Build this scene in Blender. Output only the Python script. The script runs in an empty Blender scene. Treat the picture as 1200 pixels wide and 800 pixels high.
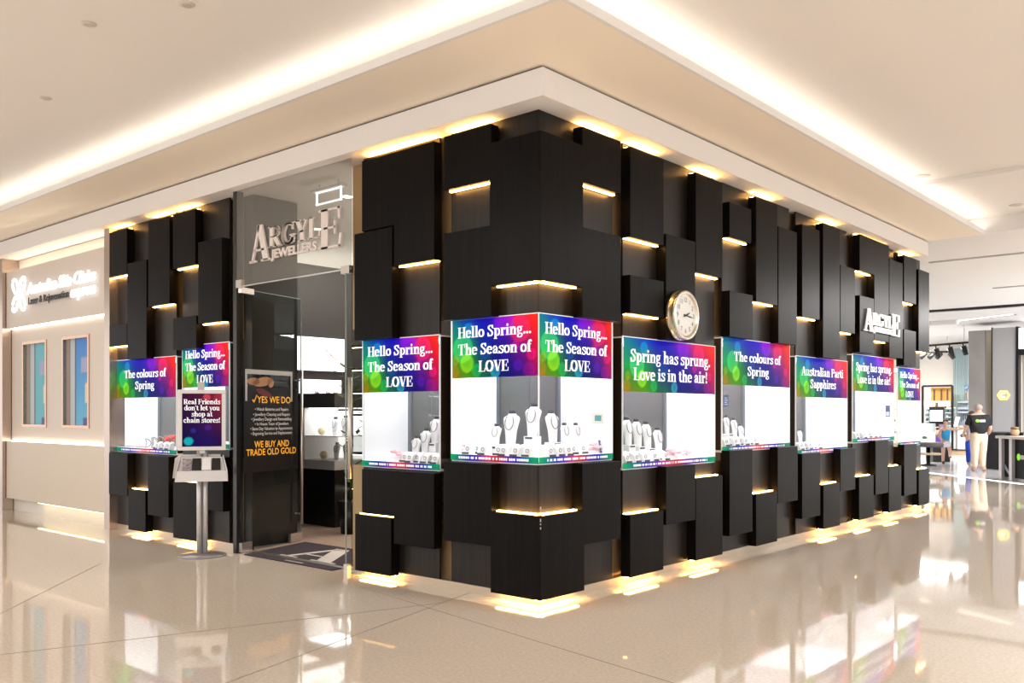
import bpy, math, random
from mathutils import Vector, Matrix
random.seed(7)
sc = bpy.context.scene
COL = sc.collection

# ---------------------------------------------------------------- camera
FPX, HZ = 1059.6, 483.0                       # focal length in pixels of a 1200 px frame, horizon row
YAW = math.atan2(924.0, FPX)
CR = Vector((math.cos(YAW), math.sin(YAW), 0))
CF = Vector((-math.sin(YAW), math.cos(YAW), 0))
CAM = -(CR * .217 + CF * 6.867); CAM.z = 1.5
cd = bpy.data.cameras.new('camera'); cam = bpy.data.objects.new('camera', cd); COL.objects.link(cam)
cam.location = CAM; cam.rotation_euler = (math.pi / 2, 0, YAW)
cd.sensor_width = 36; cd.lens = FPX / 1200 * 36; cd.shift_y = (HZ - 400) / 1200; cd.clip_end = 200
sc.camera = cam

# ---------------------------------------------------------------- world, lights, exposure
sc.view_settings.view_transform = 'Standard'; sc.view_settings.look = 'None'
sc.view_settings.gamma = 1; sc.view_settings.use_curve_mapping = False
sc.view_settings.exposure = 0.78
w = bpy.data.worlds.new('world'); sc.world = w; w.use_nodes = True
w.node_tree.nodes['Background'].inputs[0].default_value = (1.0, .97, .95, 1)
w.node_tree.nodes['Background'].inputs[1].default_value = 1.0

def area(name, loc, size, power, col=(1, .97, .93), rot=(0, 0, 0), sy=None, parent=None):
    l = bpy.data.lights.new(name, 'AREA'); l.energy = power; l.color = col; l.size = size
    if sy: l.shape = 'RECTANGLE'; l.size_y = sy
    o = bpy.data.objects.new(name, l); COL.objects.link(o); o.location = loc; o.rotation_euler = rot
    if parent: o.parent = parent; o.location = Vector(loc) - parent.location
    return o
for i, (x, y, p) in enumerate([(3.4, -8.5, 110), (6.2, 1.5, 110), (5.0, 7.0, 90), (-5, -6.5, 110), (-7, -8.5, 110), (6.5, -4, 90)]):
    area('added_ceiling_fill', (x, y, 4.24), 1.6, p)  # unseen area lights added at ceiling height to fill the walkway, no fixtures
area('store_lamp', (-4.2, 3.2, 3.8), 1.6, 60, (1, .9, .78))
area('added_store_upfill', (-7.8, 3.6, 2.9), 2.4, 30, (1, .97, .90), (math.pi, 0, 0))  # hidden upward fill added behind the dark wall to brighten the shop ceiling
area('added_store_upfill', (-2.6, 3.6, 2.5), 2.0, 80, (1, .97, .90), (math.pi, 0, 0))  # second hidden upward fill added for the shop ceiling
area('store_lamp', (-3.0, 6.2, 3.8), 1.6, 60, (1, .85, .7))
area('added_mall_fill', (3.5, 14.0, 3.95), 2, 230, (1, .98, .95))  # this and the next two: unseen area lights added to brighten the far mall
area('added_mall_fill', (2.6, 19.0, 3.95), 2, 400, (1, .98, .95))
area('added_mall_fill', (-5.5, 26.0, 3.7), 3, 400, (1, .97, .92))

# ---------------------------------------------------------------- helpers
def ray(u, v):
    return CF + CR * ((u - 600) / FPX) + Vector((0, 0, (HZ - v) / FPX))
def fl(face, u, v, out=0.0):                  # a point of the photograph on one of the two facade planes: (along, height)
    d = ray(u, v)
    t = (-out - CAM.y) / d.y if face == 'L' else (out - CAM.x) / d.x
    p = CAM + d * t
    return (p.x if face == 'L' else p.y), p.z
def gr(u, v, z=0.0):                          # a point of the photograph on a level plane
    d = ray(u, v); return CAM + d * ((z - CAM.z) / d.z)
def cw(u, v, Z):                              # a point at a distance
    return CAM + ray(u, v) * Z
def fp(face, s, z, out=0.0):
    return Vector((s, -out, z)) if face == 'L' else Vector((out, s, z))
def srgb(r, g, b):
    f = lambda c: c / 12.92 if c <= .04045 else ((c + .055) / 1.055) ** 2.4
    return (f(r), f(g), f(b))

MATS = {}
def mat(name, col=(.5, .5, .5), rough=.5, metal=0, emit=None, es=0, spec=.5, noise=None, coat=0):
    if name in MATS: return MATS[name]
    m = bpy.data.materials.new(name); m.use_nodes = True; nt = m.node_tree; b = nt.nodes['Principled BSDF']
    b.inputs['Base Color'].default_value = (*col, 1); b.inputs['Roughness'].default_value = rough
    b.inputs['Metallic'].default_value = metal; b.inputs['Specular IOR Level'].default_value = spec
    b.inputs['Coat Weight'].default_value = coat
    if emit: b.inputs['Emission Color'].default_value = (*emit, 1); b.inputs['Emission Strength'].default_value = es
    if noise:                                 # (second colour, scale xyz, detail)
        c2, s, det = noise
        tc = nt.nodes.new('ShaderNodeTexCoord'); mp = nt.nodes.new('ShaderNodeMapping'); mp.inputs['Scale'].default_value = s
        n = nt.nodes.new('ShaderNodeTexNoise'); n.inputs['Scale'].default_value = 1; n.inputs['Detail'].default_value = det
        r = nt.nodes.new('ShaderNodeValToRGB'); r.color_ramp.elements[0].position = .35; r.color_ramp.elements[1].position = .65
        r.color_ramp.elements[0].color = (*col, 1); r.color_ramp.elements[1].color = (*c2, 1)
        g = nt.nodes.new('ShaderNodeNewGeometry')
        nt.links.new(g.outputs['Position'], mp.inputs['Vector']); nt.links.new(mp.outputs[0], n.inputs['Vector'])
        nt.links.new(n.outputs['Fac'], r.inputs[0]); nt.links.new(r.outputs[0], b.inputs['Base Color'])
    MATS[name] = m; return m
def glass(name, tint=(1, 1, 1), refl=1.0, rough=0.0, haze=0.0):
    m = bpy.data.materials.new(name); m.use_nodes = True; nt = m.node_tree; nt.nodes.clear()
    o = nt.nodes.new('ShaderNodeOutputMaterial'); t = nt.nodes.new('ShaderNodeBsdfTransparent'); t.inputs[0].default_value = (*tint, 1)
    g = nt.nodes.new('ShaderNodeBsdfGlossy'); g.inputs['Roughness'].default_value = rough
    fr = nt.nodes.new('ShaderNodeFresnel'); fr.inputs[0].default_value = 1.45
    mu = nt.nodes.new('ShaderNodeMath'); mu.operation = 'MULTIPLY'; mu.inputs[1].default_value = refl
    mx = nt.nodes.new('ShaderNodeMixShader'); gm = nt.nodes.new('ShaderNodeNewGeometry'); iv = nt.nodes.new('ShaderNodeMath'); iv.operation = 'SUBTRACT'; iv.inputs[0].default_value = 1
    m2 = nt.nodes.new('ShaderNodeMath'); m2.operation = 'MULTIPLY'          # the surface reflects on its outer side only
    nt.links.new(gm.outputs['Backfacing'], iv.inputs[1]); nt.links.new(fr.outputs[0], mu.inputs[0]); nt.links.new(mu.outputs[0], m2.inputs[0]); nt.links.new(iv.outputs[0], m2.inputs[1]); nt.links.new(m2.outputs[0], mx.inputs[0])
    src = t
    if haze:
        d = nt.nodes.new('ShaderNodeBsdfDiffuse'); d.inputs[0].default_value = (.75, .73, .7, 1)
        h = nt.nodes.new('ShaderNodeMixShader'); h.inputs[0].default_value = haze
        nt.links.new(t.outputs[0], h.inputs[1]); nt.links.new(d.outputs[0], h.inputs[2]); src = h
    nt.links.new(src.outputs[0], mx.inputs[1]); nt.links.new(g.outputs[0], mx.inputs[2]); nt.links.new(mx.outputs[0], o.inputs[0])
    MATS[name] = m; return m

BLACK = mat('black_laminate', (.0035, .0028, .0025), .33, spec=.065, noise=((.0065, .0052, .0047), (26, 26, 1.2), 3))
RECESS = mat('recess_laminate', (.011, .0088, .0072), .36, spec=.22, noise=((.019, .015, .012), (30, 30, 1.2), 3))
BRONZE = mat('bronze_strip', (.50, .33, .17), .38, .35)
BRMIR = mat('bronze_mirror', (.055, .035, .022), .12, .5)
STEEL = mat('brushed_steel', (.62, .58, .54), .28, .9)
ROSE = mat('rose_steel', (.52, .42, .36), .25, .85)
SILVER = mat('silver_paint', (.62, .60, .60), .35, .35)
WHITE = mat('white_paint', (.82, .80, .78), .6)
CEIL = mat('ceiling_paint', (.82, .79, .76), .8)
SOFF = mat('soffit_paint', (.93, .845, .72), .75)
FASC = mat('fascia_paint', (.80, .77, .75), .7)
CASEW = mat('case_white', (.86, .86, .87), .5)
LED = mat('led_warm', (1, .8, .5), .5, emit=(1.0, .52, .14), es=19)
LEDT = mat('led_amber', (1, .8, .5), .5, emit=(1.0, .52, .14), es=30)
LEDC = mat('led_cove', (1, .95, .85), .5, emit=(1.0, .93, .84), es=4.2)
LEDW = mat('led_white', (1, .95, .85), .5, emit=(1.0, .86, .66), es=6)
CASEL = mat('case_lamp', (1, 1, 1), .5, emit=(.96, .98, 1.0), es=7.5)
GLASS = glass('clear_glass', (.97, .98, .98), .5)
GLASSG = glass('green_glass', (.84, .87, .86), 1.0)
BACKG = glass('grey_back_glass', (.42, .44, .47), .5, haze=.13)
TRANS = glass('transom_glass', (.80, .79, .76), 1.0, haze=.10)
DEDGE = mat('door_glass_edge', (.30, .36, .34), .25)
EDGE = mat('glass_edge', (.80, .84, .88), .3, emit=(.85, .92, 1), es=.1)
INK = mat('white_lettering', (.92, .92, .92), .6, emit=(1, 1, 1), es=.2)
DARK = mat('satin_black', (.008, .008, .009), .3, spec=.5)
DARKW = mat('dark_wall', (.018, .017, .018), .45)

class MB:
    def __init__(s): s.v = []; s.f = []; s.sm = []
    def quad(s, pts, smooth=False):
        n = len(s.v); s.v += [Vector(p) for p in pts]; s.f.append(tuple(range(n, n + len(pts)))); s.sm.append(smooth); return s
    def hexa(s, P):                            # eight corners: four at the back, four at the front
        n = len(s.v); s.v += [Vector(p) for p in P]
        for q in ((0, 3, 2, 1), (4, 5, 6, 7), (0, 1, 5, 4), (1, 2, 6, 5), (2, 3, 7, 6), (3, 0, 4, 7)):
            s.f.append(tuple(n + i for i in q)); s.sm.append(False)
        return s
    def box(s, a, b):
        (x0, y0, z0), (x1, y1, z1) = [min(p) for p in zip(a, b)], [max(p) for p in zip(a, b)]
        return s.hexa([(x0, y0, z0), (x1, y0, z0), (x1, y1, z0), (x0, y1, z0), (x0, y0, z1), (x1, y0, z1), (x1, y1, z1), (x0, y1, z1)])
    def fbox(s, face, s0, s1, z0, z1, o0, o1):
        return s.box(fp(face, s0, z0, o0), fp(face, s1, z1, o1))
    def obox(s, c, ax, ay, az, hx, hy, hz):    # oriented box
        c = Vector(c); X = Vector(ax) * hx; Y = Vector(ay) * hy; Z = Vector(az) * hz
        return s.hexa([c - X - Y - Z, c + X - Y - Z, c + X + Y - Z, c - X + Y - Z, c - X - Y + Z, c + X - Y + Z, c + X + Y + Z, c - X + Y + Z])
    def prism(s, pts, off):                    # outline pushed along a vector
        n = len(s.v); k = len(pts); off = Vector(off)
        s.v += [Vector(p) for p in pts] + [Vector(p) + off for p in pts]
        s.f.append(tuple(range(n, n + k))); s.f.append(tuple(range(n + 2 * k - 1, n + k - 1, -1))); s.sm += [False, False]
        for i in range(k):
            j = (i + 1) % k; s.f.append((n + j, n + i, n + k + i, n + k + j)); s.sm.append(False)
        return s
    def tube(s, pts, r, n=8, caps=True, closed=False, smooth=True):
        P = [Vector(p) for p in pts]; R = r if isinstance(r, (list, tuple)) else [r] * len(P); b = len(s.v); m = len(P)
        for i, p in enumerate(P):
            t = (P[(i + 1) % m] - P[i - 1]) if closed else (P[min(i + 1, m - 1)] - P[max(i - 1, 0)])
            t.normalize(); a = t.cross(Vector((0, 0, 1)) if abs(t.z) < .95 else Vector((1, 0, 0))).normalized(); c = t.cross(a)
            for k in range(n):
                q = 2 * math.pi * k / n; s.v.append(p + (a * math.cos(q) + c * math.sin(q)) * R[i])
        for i in range(m if closed else m - 1):
            for k in range(n):
                i2 = (i + 1) % m
                s.f.append((b + i * n + k, b + i * n + (k + 1) % n, b + i2 * n + (k + 1) % n, b + i2 * n + k)); s.sm.append(smooth)
        if caps and not closed:
            s.f.append(tuple(b + k for k in reversed(range(n)))); s.f.append(tuple(b + (m - 1) * n + k for k in range(n))); s.sm += [False, False]
        return s
    def loft(s, rings, smooth=True, caps=True):
        b = len(s.v); n = len(rings[0])
        for r in rings: s.v += [Vector(p) for p in r]
        for i in range(len(rings) - 1):
            for k in range(n):
                s.f.append((b + i * n + k, b + i * n + (k + 1) % n, b + (i + 1) * n + (k + 1) % n, b + (i + 1) * n + k)); s.sm.append(smooth)
        if caps:
            s.f.append(tuple(b + k for k in reversed(range(n)))); s.f.append(tuple(b + (len(rings) - 1) * n + k for k in range(n))); s.sm += [False, False]
        return s
    def lathe(s, c, prof, n=24, sx=1, sy=1, M=None, caps=True):
        c = Vector(c); rings = []
        for r, z in prof:
            ring = []
            for k in range(n):
                q = 2 * math.pi * k / n; p = Vector((r * math.cos(q) * sx, r * math.sin(q) * sy, z)); ring.append(c + (M @ p if M else p))
            rings.append(ring)
        return s.loft(rings, True, caps)
    def ball(s, c, rx, ry=None, rz=None, n=14):
        ry = ry or rx; rz = rz or rx; k = 8
        prof = [(max(math.sin(math.pi * i / k), .02), -math.cos(math.pi * i / k) * rz) for i in range(k + 1)]
        return s.lathe(c, prof, n, rx, ry)
    def build(s, name, m, parent=None, bevel=0, loc=None):
        me = bpy.data.meshes.new(name)
        base = Vector((0, 0, 0))
        if parent: 
            q = parent
            while q: base += q.location; q = q.parent
        elif loc is not None: base = Vector(loc)
        elif s.v:
            xs = [v.x for v in s.v]; ys = [v.y for v in s.v]; base = Vector(((min(xs) + max(xs)) / 2, (min(ys) + max(ys)) / 2, min(v.z for v in s.v)))
        me.from_pydata([tuple(v - base) for v in s.v], [], s.f); me.polygons.foreach_set('use_smooth', s.sm); me.materials.append(m); me.update()
        o = bpy.data.objects.new(name, me); COL.objects.link(o)
        if parent: o.parent = parent
        else: o.location = base
        if bevel:
            b = o.modifiers.new('edges', 'BEVEL'); b.width = bevel; b.segments = 2; b.limit_method = 'ANGLE'; b.harden_normals = False
        return o
def tag(o, label=None, cat=None, group=None, kind=None):
    if label: o['label'] = label
    if cat: o['category'] = cat
    if group: o['group'] = group
    if kind: o['kind'] = kind
    return o
def empty(name, loc, label, cat, group=None, kind=None):
    o = bpy.data.objects.new(name, None); COL.objects.link(o); o.location = loc; o.empty_display_size = .1
    return tag(o, label, cat, group, kind)
def struct(name, mb, m, label=None, bevel=0):
    return tag(mb.build(name, m, bevel=bevel), label, 'structure', kind='structure')
def copy_thing(src, loc, label=None, group=None):
    r = src.copy(); COL.objects.link(r); r.location = loc
    if label: r['label'] = label
    if group: r['group'] = group
    for ch in src.children:
        c = ch.copy(); COL.objects.link(c); c.parent = r
        for g in ch.children:
            d = g.copy(); COL.objects.link(d); d.parent = c
    return r

# ---------------------------------------------------------------- lettering: a bold contrast serif drawn with a broad nib, and the plain sans
TH, HH = .168, .038
def _arc(cx, cy, rx, ry, a0, a1, n=14):
    return [(cx + rx * math.cos(math.radians(a0 + (a1 - a0) * i / n)), cy + ry * math.sin(math.radians(a0 + (a1 - a0) * i / n))) for i in range(n + 1)]
def _spl(p, n=5):
    P = [p[0]] + list(p) + [p[-1]]; out = []
    for i in range(1, len(P) - 2):
        a, b, c, d = P[i - 1], P[i], P[i + 1], P[i + 2]
        for k in range(n):
            t = k / n
            out.append(tuple(.5 * (2 * b[j] + (c[j] - a[j]) * t + (2 * a[j] - 5 * b[j] + 4 * c[j] - d[j]) * t * t + (-a[j] + 3 * b[j] - 3 * c[j] + d[j]) * t ** 3) for j in (0, 1)))
    return out + [p[-1]]
def _S(x, a, b, w=TH): return (w, [(x, a + HH / 2), (x, b - HH / 2)])
def _B(a, b, y): return (.03, [(a, y), (b, y)])
def _ft(x, y=.018, k=.14): return _B(x - k, x + k, y)
def _dot(x, y, r=.08): return ('dot', x, y, r)
_sp = [(.45, .55), (.38, .68), (.26, .7), (.13, .62), (.14, .5), (.28, .39), (.41, .27), (.42, .13), (.29, .02), (.14, .04), (.08, .18)]
_P = [_S(.13, 0, .72), _ft(.13), _B(0, .2, .702), (.12, [(.15, .702), (.3, .702)] + _arc(.3, .53, .17, .172, 90, -90, 8) + [(.15, .358)])]
GL = {
 'H': (.68, [_S(.14, 0, .72), _S(.54, 0, .72), _ft(.14), _ft(.54), _ft(.14, .702), _ft(.54, .702), _B(.14, .54, .37)]),
 'T': (.62, [_S(.31, 0, .72), _ft(.31), _B(.03, .59, .702), (.05, [(.05, .7), (.04, .5)]), (.05, [(.57, .7), (.58, .5)])]),
 'L': (.56, [_S(.14, 0, .72), _ft(.14, .702), _B(.0, .52, .018), (.05, [(.51, .02), (.53, .22)])]),
 'O': (.68, [(TH, _arc(.34, .36, .25, .342, 0, 360, 24))]),
 'V': (.64, [(TH, [(.13, .7), (.33, .03)]), (.05, [(.55, .7), (.36, .03)]), _ft(.13, .702), _ft(.54, .702, .1)]),
 'E': (.57, [_S(.14, 0, .72), _B(0, .52, .702), _B(.14, .4, .37), _B(0, .54, .018), (.05, [(.5, .7), (.51, .52)]), (.05, [(.52, .02), (.54, .22)]), (.04, [(.4, .27), (.4, .47)])]),
 'S': (.54, [(.12, _spl(_sp)), (.05, [(.46, .72), (.46, .5)]), (.05, [(.07, .0), (.07, .24)])]),
 'A': (.68, [(.05, [(.09, .03), (.31, .7)]), (TH, [(.34, .7), (.55, .03)]), _B(.16, .48, .23), _ft(.1, .018, .1), _ft(.55, .018)]),
 'P': (.55, _P), 'R': (.64, _P + [(TH, [(.3, .35), (.5, .03)]), _ft(.53, .018, .09)]),
 'F': (.55, [_S(.14, 0, .72), _ft(.14), _B(0, .5, .702), _B(.14, .4, .37), (.05, [(.49, .7), (.5, .5)]), (.04, [(.4, .27), (.4, .47)])]),
 'G': (.68, [(TH, _arc(.34, .36, .25, .342, 55, 330, 22)), _S(.55, .04, .3, .12), _B(.42, .66, .3), (.05, [(.53, .7), (.54, .5)])]),
 'Y': (.62, [(TH, [(.12, .7), (.31, .32)]), (.05, [(.53, .7), (.35, .32)]), _S(.32, 0, .36), _ft(.32), _ft(.12, .702), _ft(.52, .702, .1)]),
 'e': (.47, [(.14, _arc(.235, .25, .165, .232, 8, 318, 18)), _B(.1, .45, .27)]),
 'l': (.3, [_S(.15, 0, .76), _ft(.15), _B(0, .15, .742)]),
 'o': (.5, [(.14, _arc(.25, .25, .18, .232, 0, 360, 20))]),
 'p': (.54, [_S(.15, -.2, .5), _ft(.15, -.18), _B(0, .15, .482), (.13, _arc(.26, .25, .2, .232, 130, -130, 16))]),
 'r': (.42, [_S(.15, 0, .5), _ft(.15), _B(0, .15, .482), (.05, _spl([(.2, .34), (.26, .46), (.36, .47)])), _dot(.36, .41, .07)]),
 'i': (.3, [_S(.15, 0, .5), _ft(.15), _B(0, .15, .482), _dot(.15, .66, .085)]),
 'n': (.58, [_S(.15, 0, .5), _ft(.15, .018, .12), _ft(.44, .018, .12), _B(0, .15, .482), (.13, _spl([(.2, .36), (.28, .47), (.38, .47), (.44, .37), (.44, .2), (.44, .018)]))]),
 'h': (.58, [_S(.15, 0, .76), _ft(.15, .018, .12), _ft(.44, .018, .12), _B(0, .15, .742), (.13, _spl([(.2, .36), (.28, .47), (.38, .47), (.44, .37), (.44, .2), (.44, .018)]))]),
 'g': (.48, [(.11, _arc(.21, .33, .13, .15, 0, 360, 16)), _B(.28, .46, .475), (.09, _spl([(.13, .19), (.09, .11), (.2, .06), (.37, .03), (.41, -.08), (.3, -.18), (.14, -.17), (.07, -.09), (.16, .0)]))]),
 'a': (.5, [_S(.36, .03, .38, .14), (.08, _spl([(.1, .38), (.15, .465), (.26, .48), (.35, .38)])), (.11, _spl([(.34, .28), (.2, .25), (.1, .14), (.16, .03), (.32, .1)])), _B(.36, .5, .025), _dot(.11, .37, .065)]),
 's': (.42, [(.1, _spl([(x * .84, y * .69) for x, y in _sp])), (.04, [(.385, .5), (.385, .36)]), (.04, [(.05, .0), (.05, .15)])]),
 'f': (.35, [_S(.16, 0, .62), _ft(.16), _B(.02, .32, .482), (.12, _spl([(.16, .58), (.19, .7), (.29, .74)])), _dot(.32, .68, .065)]),
 'c': (.45, [(.14, _arc(.235, .25, .165, .232, 50, 318, 18)), _dot(.36, .38, .075)]),
 'u': (.58, [_S(.14, .12, .5, .13), _B(0, .14, .482), _B(.28, .42, .482), (.12, _spl([(.14, .18), (.17, .05), (.26, .03), (.38, .12)])), _S(.42, 0, .5, .14), _B(.42, .57, .018)]),
 'v': (.48, [(.14, [(.1, .48), (.25, .03)]), (.045, [(.42, .48), (.28, .03)]), _ft(.1, .482, .11), _ft(.41, .482, .08)]),
 't': (.35, [_S(.15, .08, .64), _B(.02, .31, .482), (.08, _spl([(.15, .14), (.18, .04), (.27, .03), (.33, .1)]))]),
 'd': (.55, [(.13, _arc(.26, .25, .18, .232, 50, 310, 16)), _S(.4, 0, .76), _B(.26, .4, .742), _B(.4, .55, .018)]),
 'y': (.48, [(.14, [(.1, .48), (.26, .03)]), (.045, [(.42, .48), (.26, .0), (.2, -.15), (.1, -.17)]), _ft(.1, .482, .11), _ft(.41, .482, .08), _dot(.1, -.14, .06)]),
 '.': (.22, [_dot(.11, .075, .085)]), '!': (.26, [(.13, [(.13, .7), (.13, .5)]), (.07, [(.13, .5), (.13, .24)]), _dot(.13, .075, .085)]),
 "'": (.18, [(.08, [(.09, .7), (.07, .55)])]), ' ': (.24, []),
}
def serif_polys(text):                         # list of convex outlines in em units, and the advance
    out = []; x = 0
    for ch in text:
        adv, st = GL[ch]
        for s in st:
            if s[0] == 'dot':
                _, a, b, r = s; out.append([(x + a + r * math.cos(q * math.pi / 5), b + r * math.sin(q * math.pi / 5)) for q in range(10)])
                continue
            wd, P = s
            for p, q in zip(P, P[1:]):
                (ax, ay), (bx, by) = p, q
                if ax > bx: (ax, ay), (bx, by) = (bx, by), (ax, ay)
                h, k = wd / 2, HH / 2; ax += x; bx += x
                if by >= ay: out.append([(ax - h, ay - k), (ax + h, ay - k), (bx + h, by - k), (bx + h, by + k), (bx - h, by + k), (ax - h, ay + k)])
                else: out.append([(ax - h, ay + k), (ax - h, ay - k), (bx - h, by - k), (bx + h, by - k), (bx + h, by + k), (ax + h, ay + k)])
        x += adv
    return out, x
def serif(mb, text, org, right, up, sx, sy, depth=0, align='C'):
    polys, wd = serif_polys(text); org, right, up = Vector(org), Vector(right), Vector(up); nrm = right.cross(up)
    x0 = {'C': -wd * sx / 2, 'L': 0}[align]
    for p in polys:
        P = [org + right * (x0 + a * sx) + up * (b * sy) for a, b in p]
        if depth: mb.prism([q - nrm * depth for q in P], nrm * depth)
        else: mb.quad(P)
    return wd * sx
def sans(mb, text, org, right, up, height, width=None, depth=0, align='C', bold=0, shear=0):
    c = bpy.data.curves.new('t', 'FONT'); c.body = text; c.size = 1; c.extrude = .5 if depth else 0; c.offset = bold; c.shear = shear; c.resolution_u = 3
    o = bpy.data.objects.new('t', c); COL.objects.link(o); dg = bpy.context.evaluated_depsgraph_get(); dg.update()
    me = bpy.data.meshes.new_from_object(o.evaluated_get(dg)); bpy.data.objects.remove(o); bpy.data.curves.remove(c)
    if not len(me.vertices): return
    xs = [v.co.x for v in me.vertices]; x0, x1 = min(xs), max(xs)
    cap = .72; sy = height / cap; sx = (width / (x1 - x0)) if width else sy
    org, right, up = Vector(org), Vector(right), Vector(up); nrm = right.cross(up)
    off = -(x0 + x1) / 2 if align == 'C' else -x0
    n = len(mb.v); mb.v += [org + right * ((v.co.x + off) * sx) + up * (v.co.y * sy) + nrm * ((v.co.z - .5) * depth) for v in me.vertices]
    for p in me.polygons: mb.f.append(tuple(n + i for i in p.vertices)); mb.sm.append(False)
    bpy.data.meshes.remove(me)
FR = {'L': Vector((1, 0, 0)), 'R': Vector((0, 1, 0))}
UP = Vector((0, 0, 1))

def printed(name, fn, emit=.55, rough=.5):
    """A printed sheet: the material reads the sheet's own colours from its 'print' attribute."""
    if name in MATS: return MATS[name]
    m = bpy.data.materials.new(name); m.use_nodes = True; nt = m.node_tree; b = nt.nodes['Principled BSDF']; b.inputs['Roughness'].default_value = rough; b.inputs['Specular IOR Level'].default_value = .08
    a = nt.nodes.new('ShaderNodeVertexColor'); a.layer_name = 'print'
    nt.links.new(a.outputs[0], b.inputs['Base Color']); nt.links.new(a.outputs[0], b.inputs['Emission Color']); b.inputs['Emission Strength'].default_value = emit
    MATS[name] = m; return m
def sheet(name, org, right, up, wd, ht, fn, m, parent, nx=72, ny=36, thick=.003):
    org, right, up = Vector(org), Vector(right), Vector(up); mb = MB()
    for j in range(ny + 1):
        for i in range(nx + 1): mb.v.append(org + right * (wd * i / nx) + up * (ht * j / ny))
    for j in range(ny):
        for i in range(nx):
            a = j * (nx + 1) + i; mb.f.append((a, a + 1, a + nx + 2, a + nx + 1)); mb.sm.append(False)
    o = mb.build(name, m, parent); ca = o.data.color_attributes.new('print', 'FLOAT_COLOR', 'POINT')
    for j in range(ny + 1):
        for i in range(nx + 1): ca.data[j * (nx + 1) + i].color = (*fn(i / nx, j / ny), 1)
    sd = o.modifiers.new('thick', 'SOLIDIFY'); sd.thickness = thick; sd.offset = -1
    return o
TOPR = [(.02, .55, .66), (.0, .36, .80), (.16, .10, .80), (.60, .12, .85), (.85, .14, .45), (.92, .30, .08)]
MIDR = [(.08, .66, .42), (.10, .62, .40), (.0, .25, .60), (.18, .0, .62), (.55, .05, .62), (.82, .08, .32)]
BOTR = [(.62, .52, .05), (.40, .62, .08), (.0, .48, .38), (.0, .15, .52), (.22, .0, .52), (.62, .0, .50)]
DISC = [(.13, .50, .15, (.45, .9, .6), .55), (.18, .25, .10, (.75, .95, .2), .6), (.30, .12, .07, (.15, .8, .5), .6), (.52, .10, .07, (.3, .85, .85), .65), (.20, .82, .08, (.2, .75, .95), .5),
        (.40, .45, .09, (.05, .45, .75), .4), (.80, .78, .14, (1, .35, .5), .45), (.62, .9, .14, (.7, .2, .95), .4), (.93, .35, .06, (.95, .2, .6), .5), (.75, .5, .05, (.95, .2, .6), .45), (.78, .18, .06, (.45, .2, .85), .45),
        (.04, .3, .05, (.8, .75, .1), .5), (.63, .3, .06, (.35, .2, .85), .35), (.9, .1, .08, (.7, .1, .7), .4), (.03, .12, .07, (.75, .6, .1), .5)]
def bokeh(asp):
    def f(u, v):
        def row(R):
            x = u * (len(R) - 1); i = min(int(x), len(R) - 2); t = x - i; t = t * t * (3 - 2 * t); return [R[i][k] * (1 - t) + R[i + 1][k] * t for k in range(3)]
        b, m, t = row(BOTR), row(MIDR), row(TOPR)
        c = [b[k] * (1 - v * 2) + m[k] * v * 2 if v < .5 else m[k] * (2 - v * 2) + t[k] * (v * 2 - 1) for k in range(3)]
        for x, y, r, col, a in DISC:
            d = math.hypot((u - x) * asp, v - y) / (r * 1.5)
            if d < 1.12:
                a2 = a * min(1, (1.12 - d) / .12) * (.7 + .3 * d); c = [c[k] * (1 - a2) + col[k] * a2 for k in range(3)]
        return tuple(q ** 1.4 for q in srgb(*[min(1, q) for q in c]))
    return f
PRINT = printed('printed_banner', None, .22)
PRINTD = printed('printed_poster', None, .12)

# ================================================================ SETTING
FLOOR = mat('terrazzo', (.58, .505, .42), .04, spec=.8, noise=((.67, .59, .505), (48, 48, 48), 8))
nt = FLOOR.node_tree; b = nt.nodes['Principled BSDF']
struct('floor', MB().box((-22, -14, -.1), (16, 48, 0)), FLOOR, 'pale polished terrazzo floor of the mall')
JOINT = mat('floor_joint', (.16, .13, .10), .4)
for i, (a, c) in enumerate([((0, 767), (520, 706)), ((268, 799), (551, 694)), ((512, 715), (792, 801)), ((0, 719), (118, 660)), ((640, 768), (672, 751))]):
    p, q = gr(*a), gr(*c); d = (q - p); d.z = 0; L = d.length; d.normalize()
    if i in (0, 1, 2): p = p - d * 1.2; L += 1.2
    n = Vector((-d.y, d.x, 0))
    if i < 4: struct('trim_%d' % (i + 1), MB().obox((p + d * L / 2).to_tuple()[:2] + (.0006,), d, n, UP, L / 2, .0028, .0006), JOINT, 'thin dark joint line in the terrazzo floor')

SOFZ, FT, FO = 3.85, 4.08, .12                 # soffit height, fascia top, fascia projection
FYE = 9.08                                     # far end of the bulkhead
LEFT_END = -13.0
SE = FO + .765                                 # edge of the cove shelf
CZ = 4.32
struct('ceiling', MB().box((-22, -14, CZ), (16, FYE, CZ + .1)), CEIL, 'cream painted mall ceiling')
struct('ceiling_far', MB().box((-22, FYE, 4.10), (16, 48, 4.5)), mat('far_ceiling', (.80, .79, .78), .8), 'white ceiling of the far mall walkway')
for i, yy in enumerate((11.2, 15.5)):
    struct('trim_%d' % (i + 20), MB().box((-.5, yy, 4.085), (14, yy + .1, 4.1)), mat('ceiling_joint', (.45, .44, .43), .8), 'shallow joint line across the far ceiling')
struct('trim_30', MB().box((.9, 6.3, CZ - .05), (16, 6.5, CZ)), CEIL, 'shallow step across the cream ceiling')
m = MB()                                       # cove shelf: the wide soffit around the shop with its lip
m.prism([(LEFT_END, -SE, FT), (SE, -SE, FT), (SE, FYE, FT), (-.3, FYE, FT), (-.3, .3, FT), (LEFT_END, .3, FT)], (0, 0, .035))
struct('trim_5', m, SOFF, 'wide cream soffit shelf around the shop')
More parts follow.
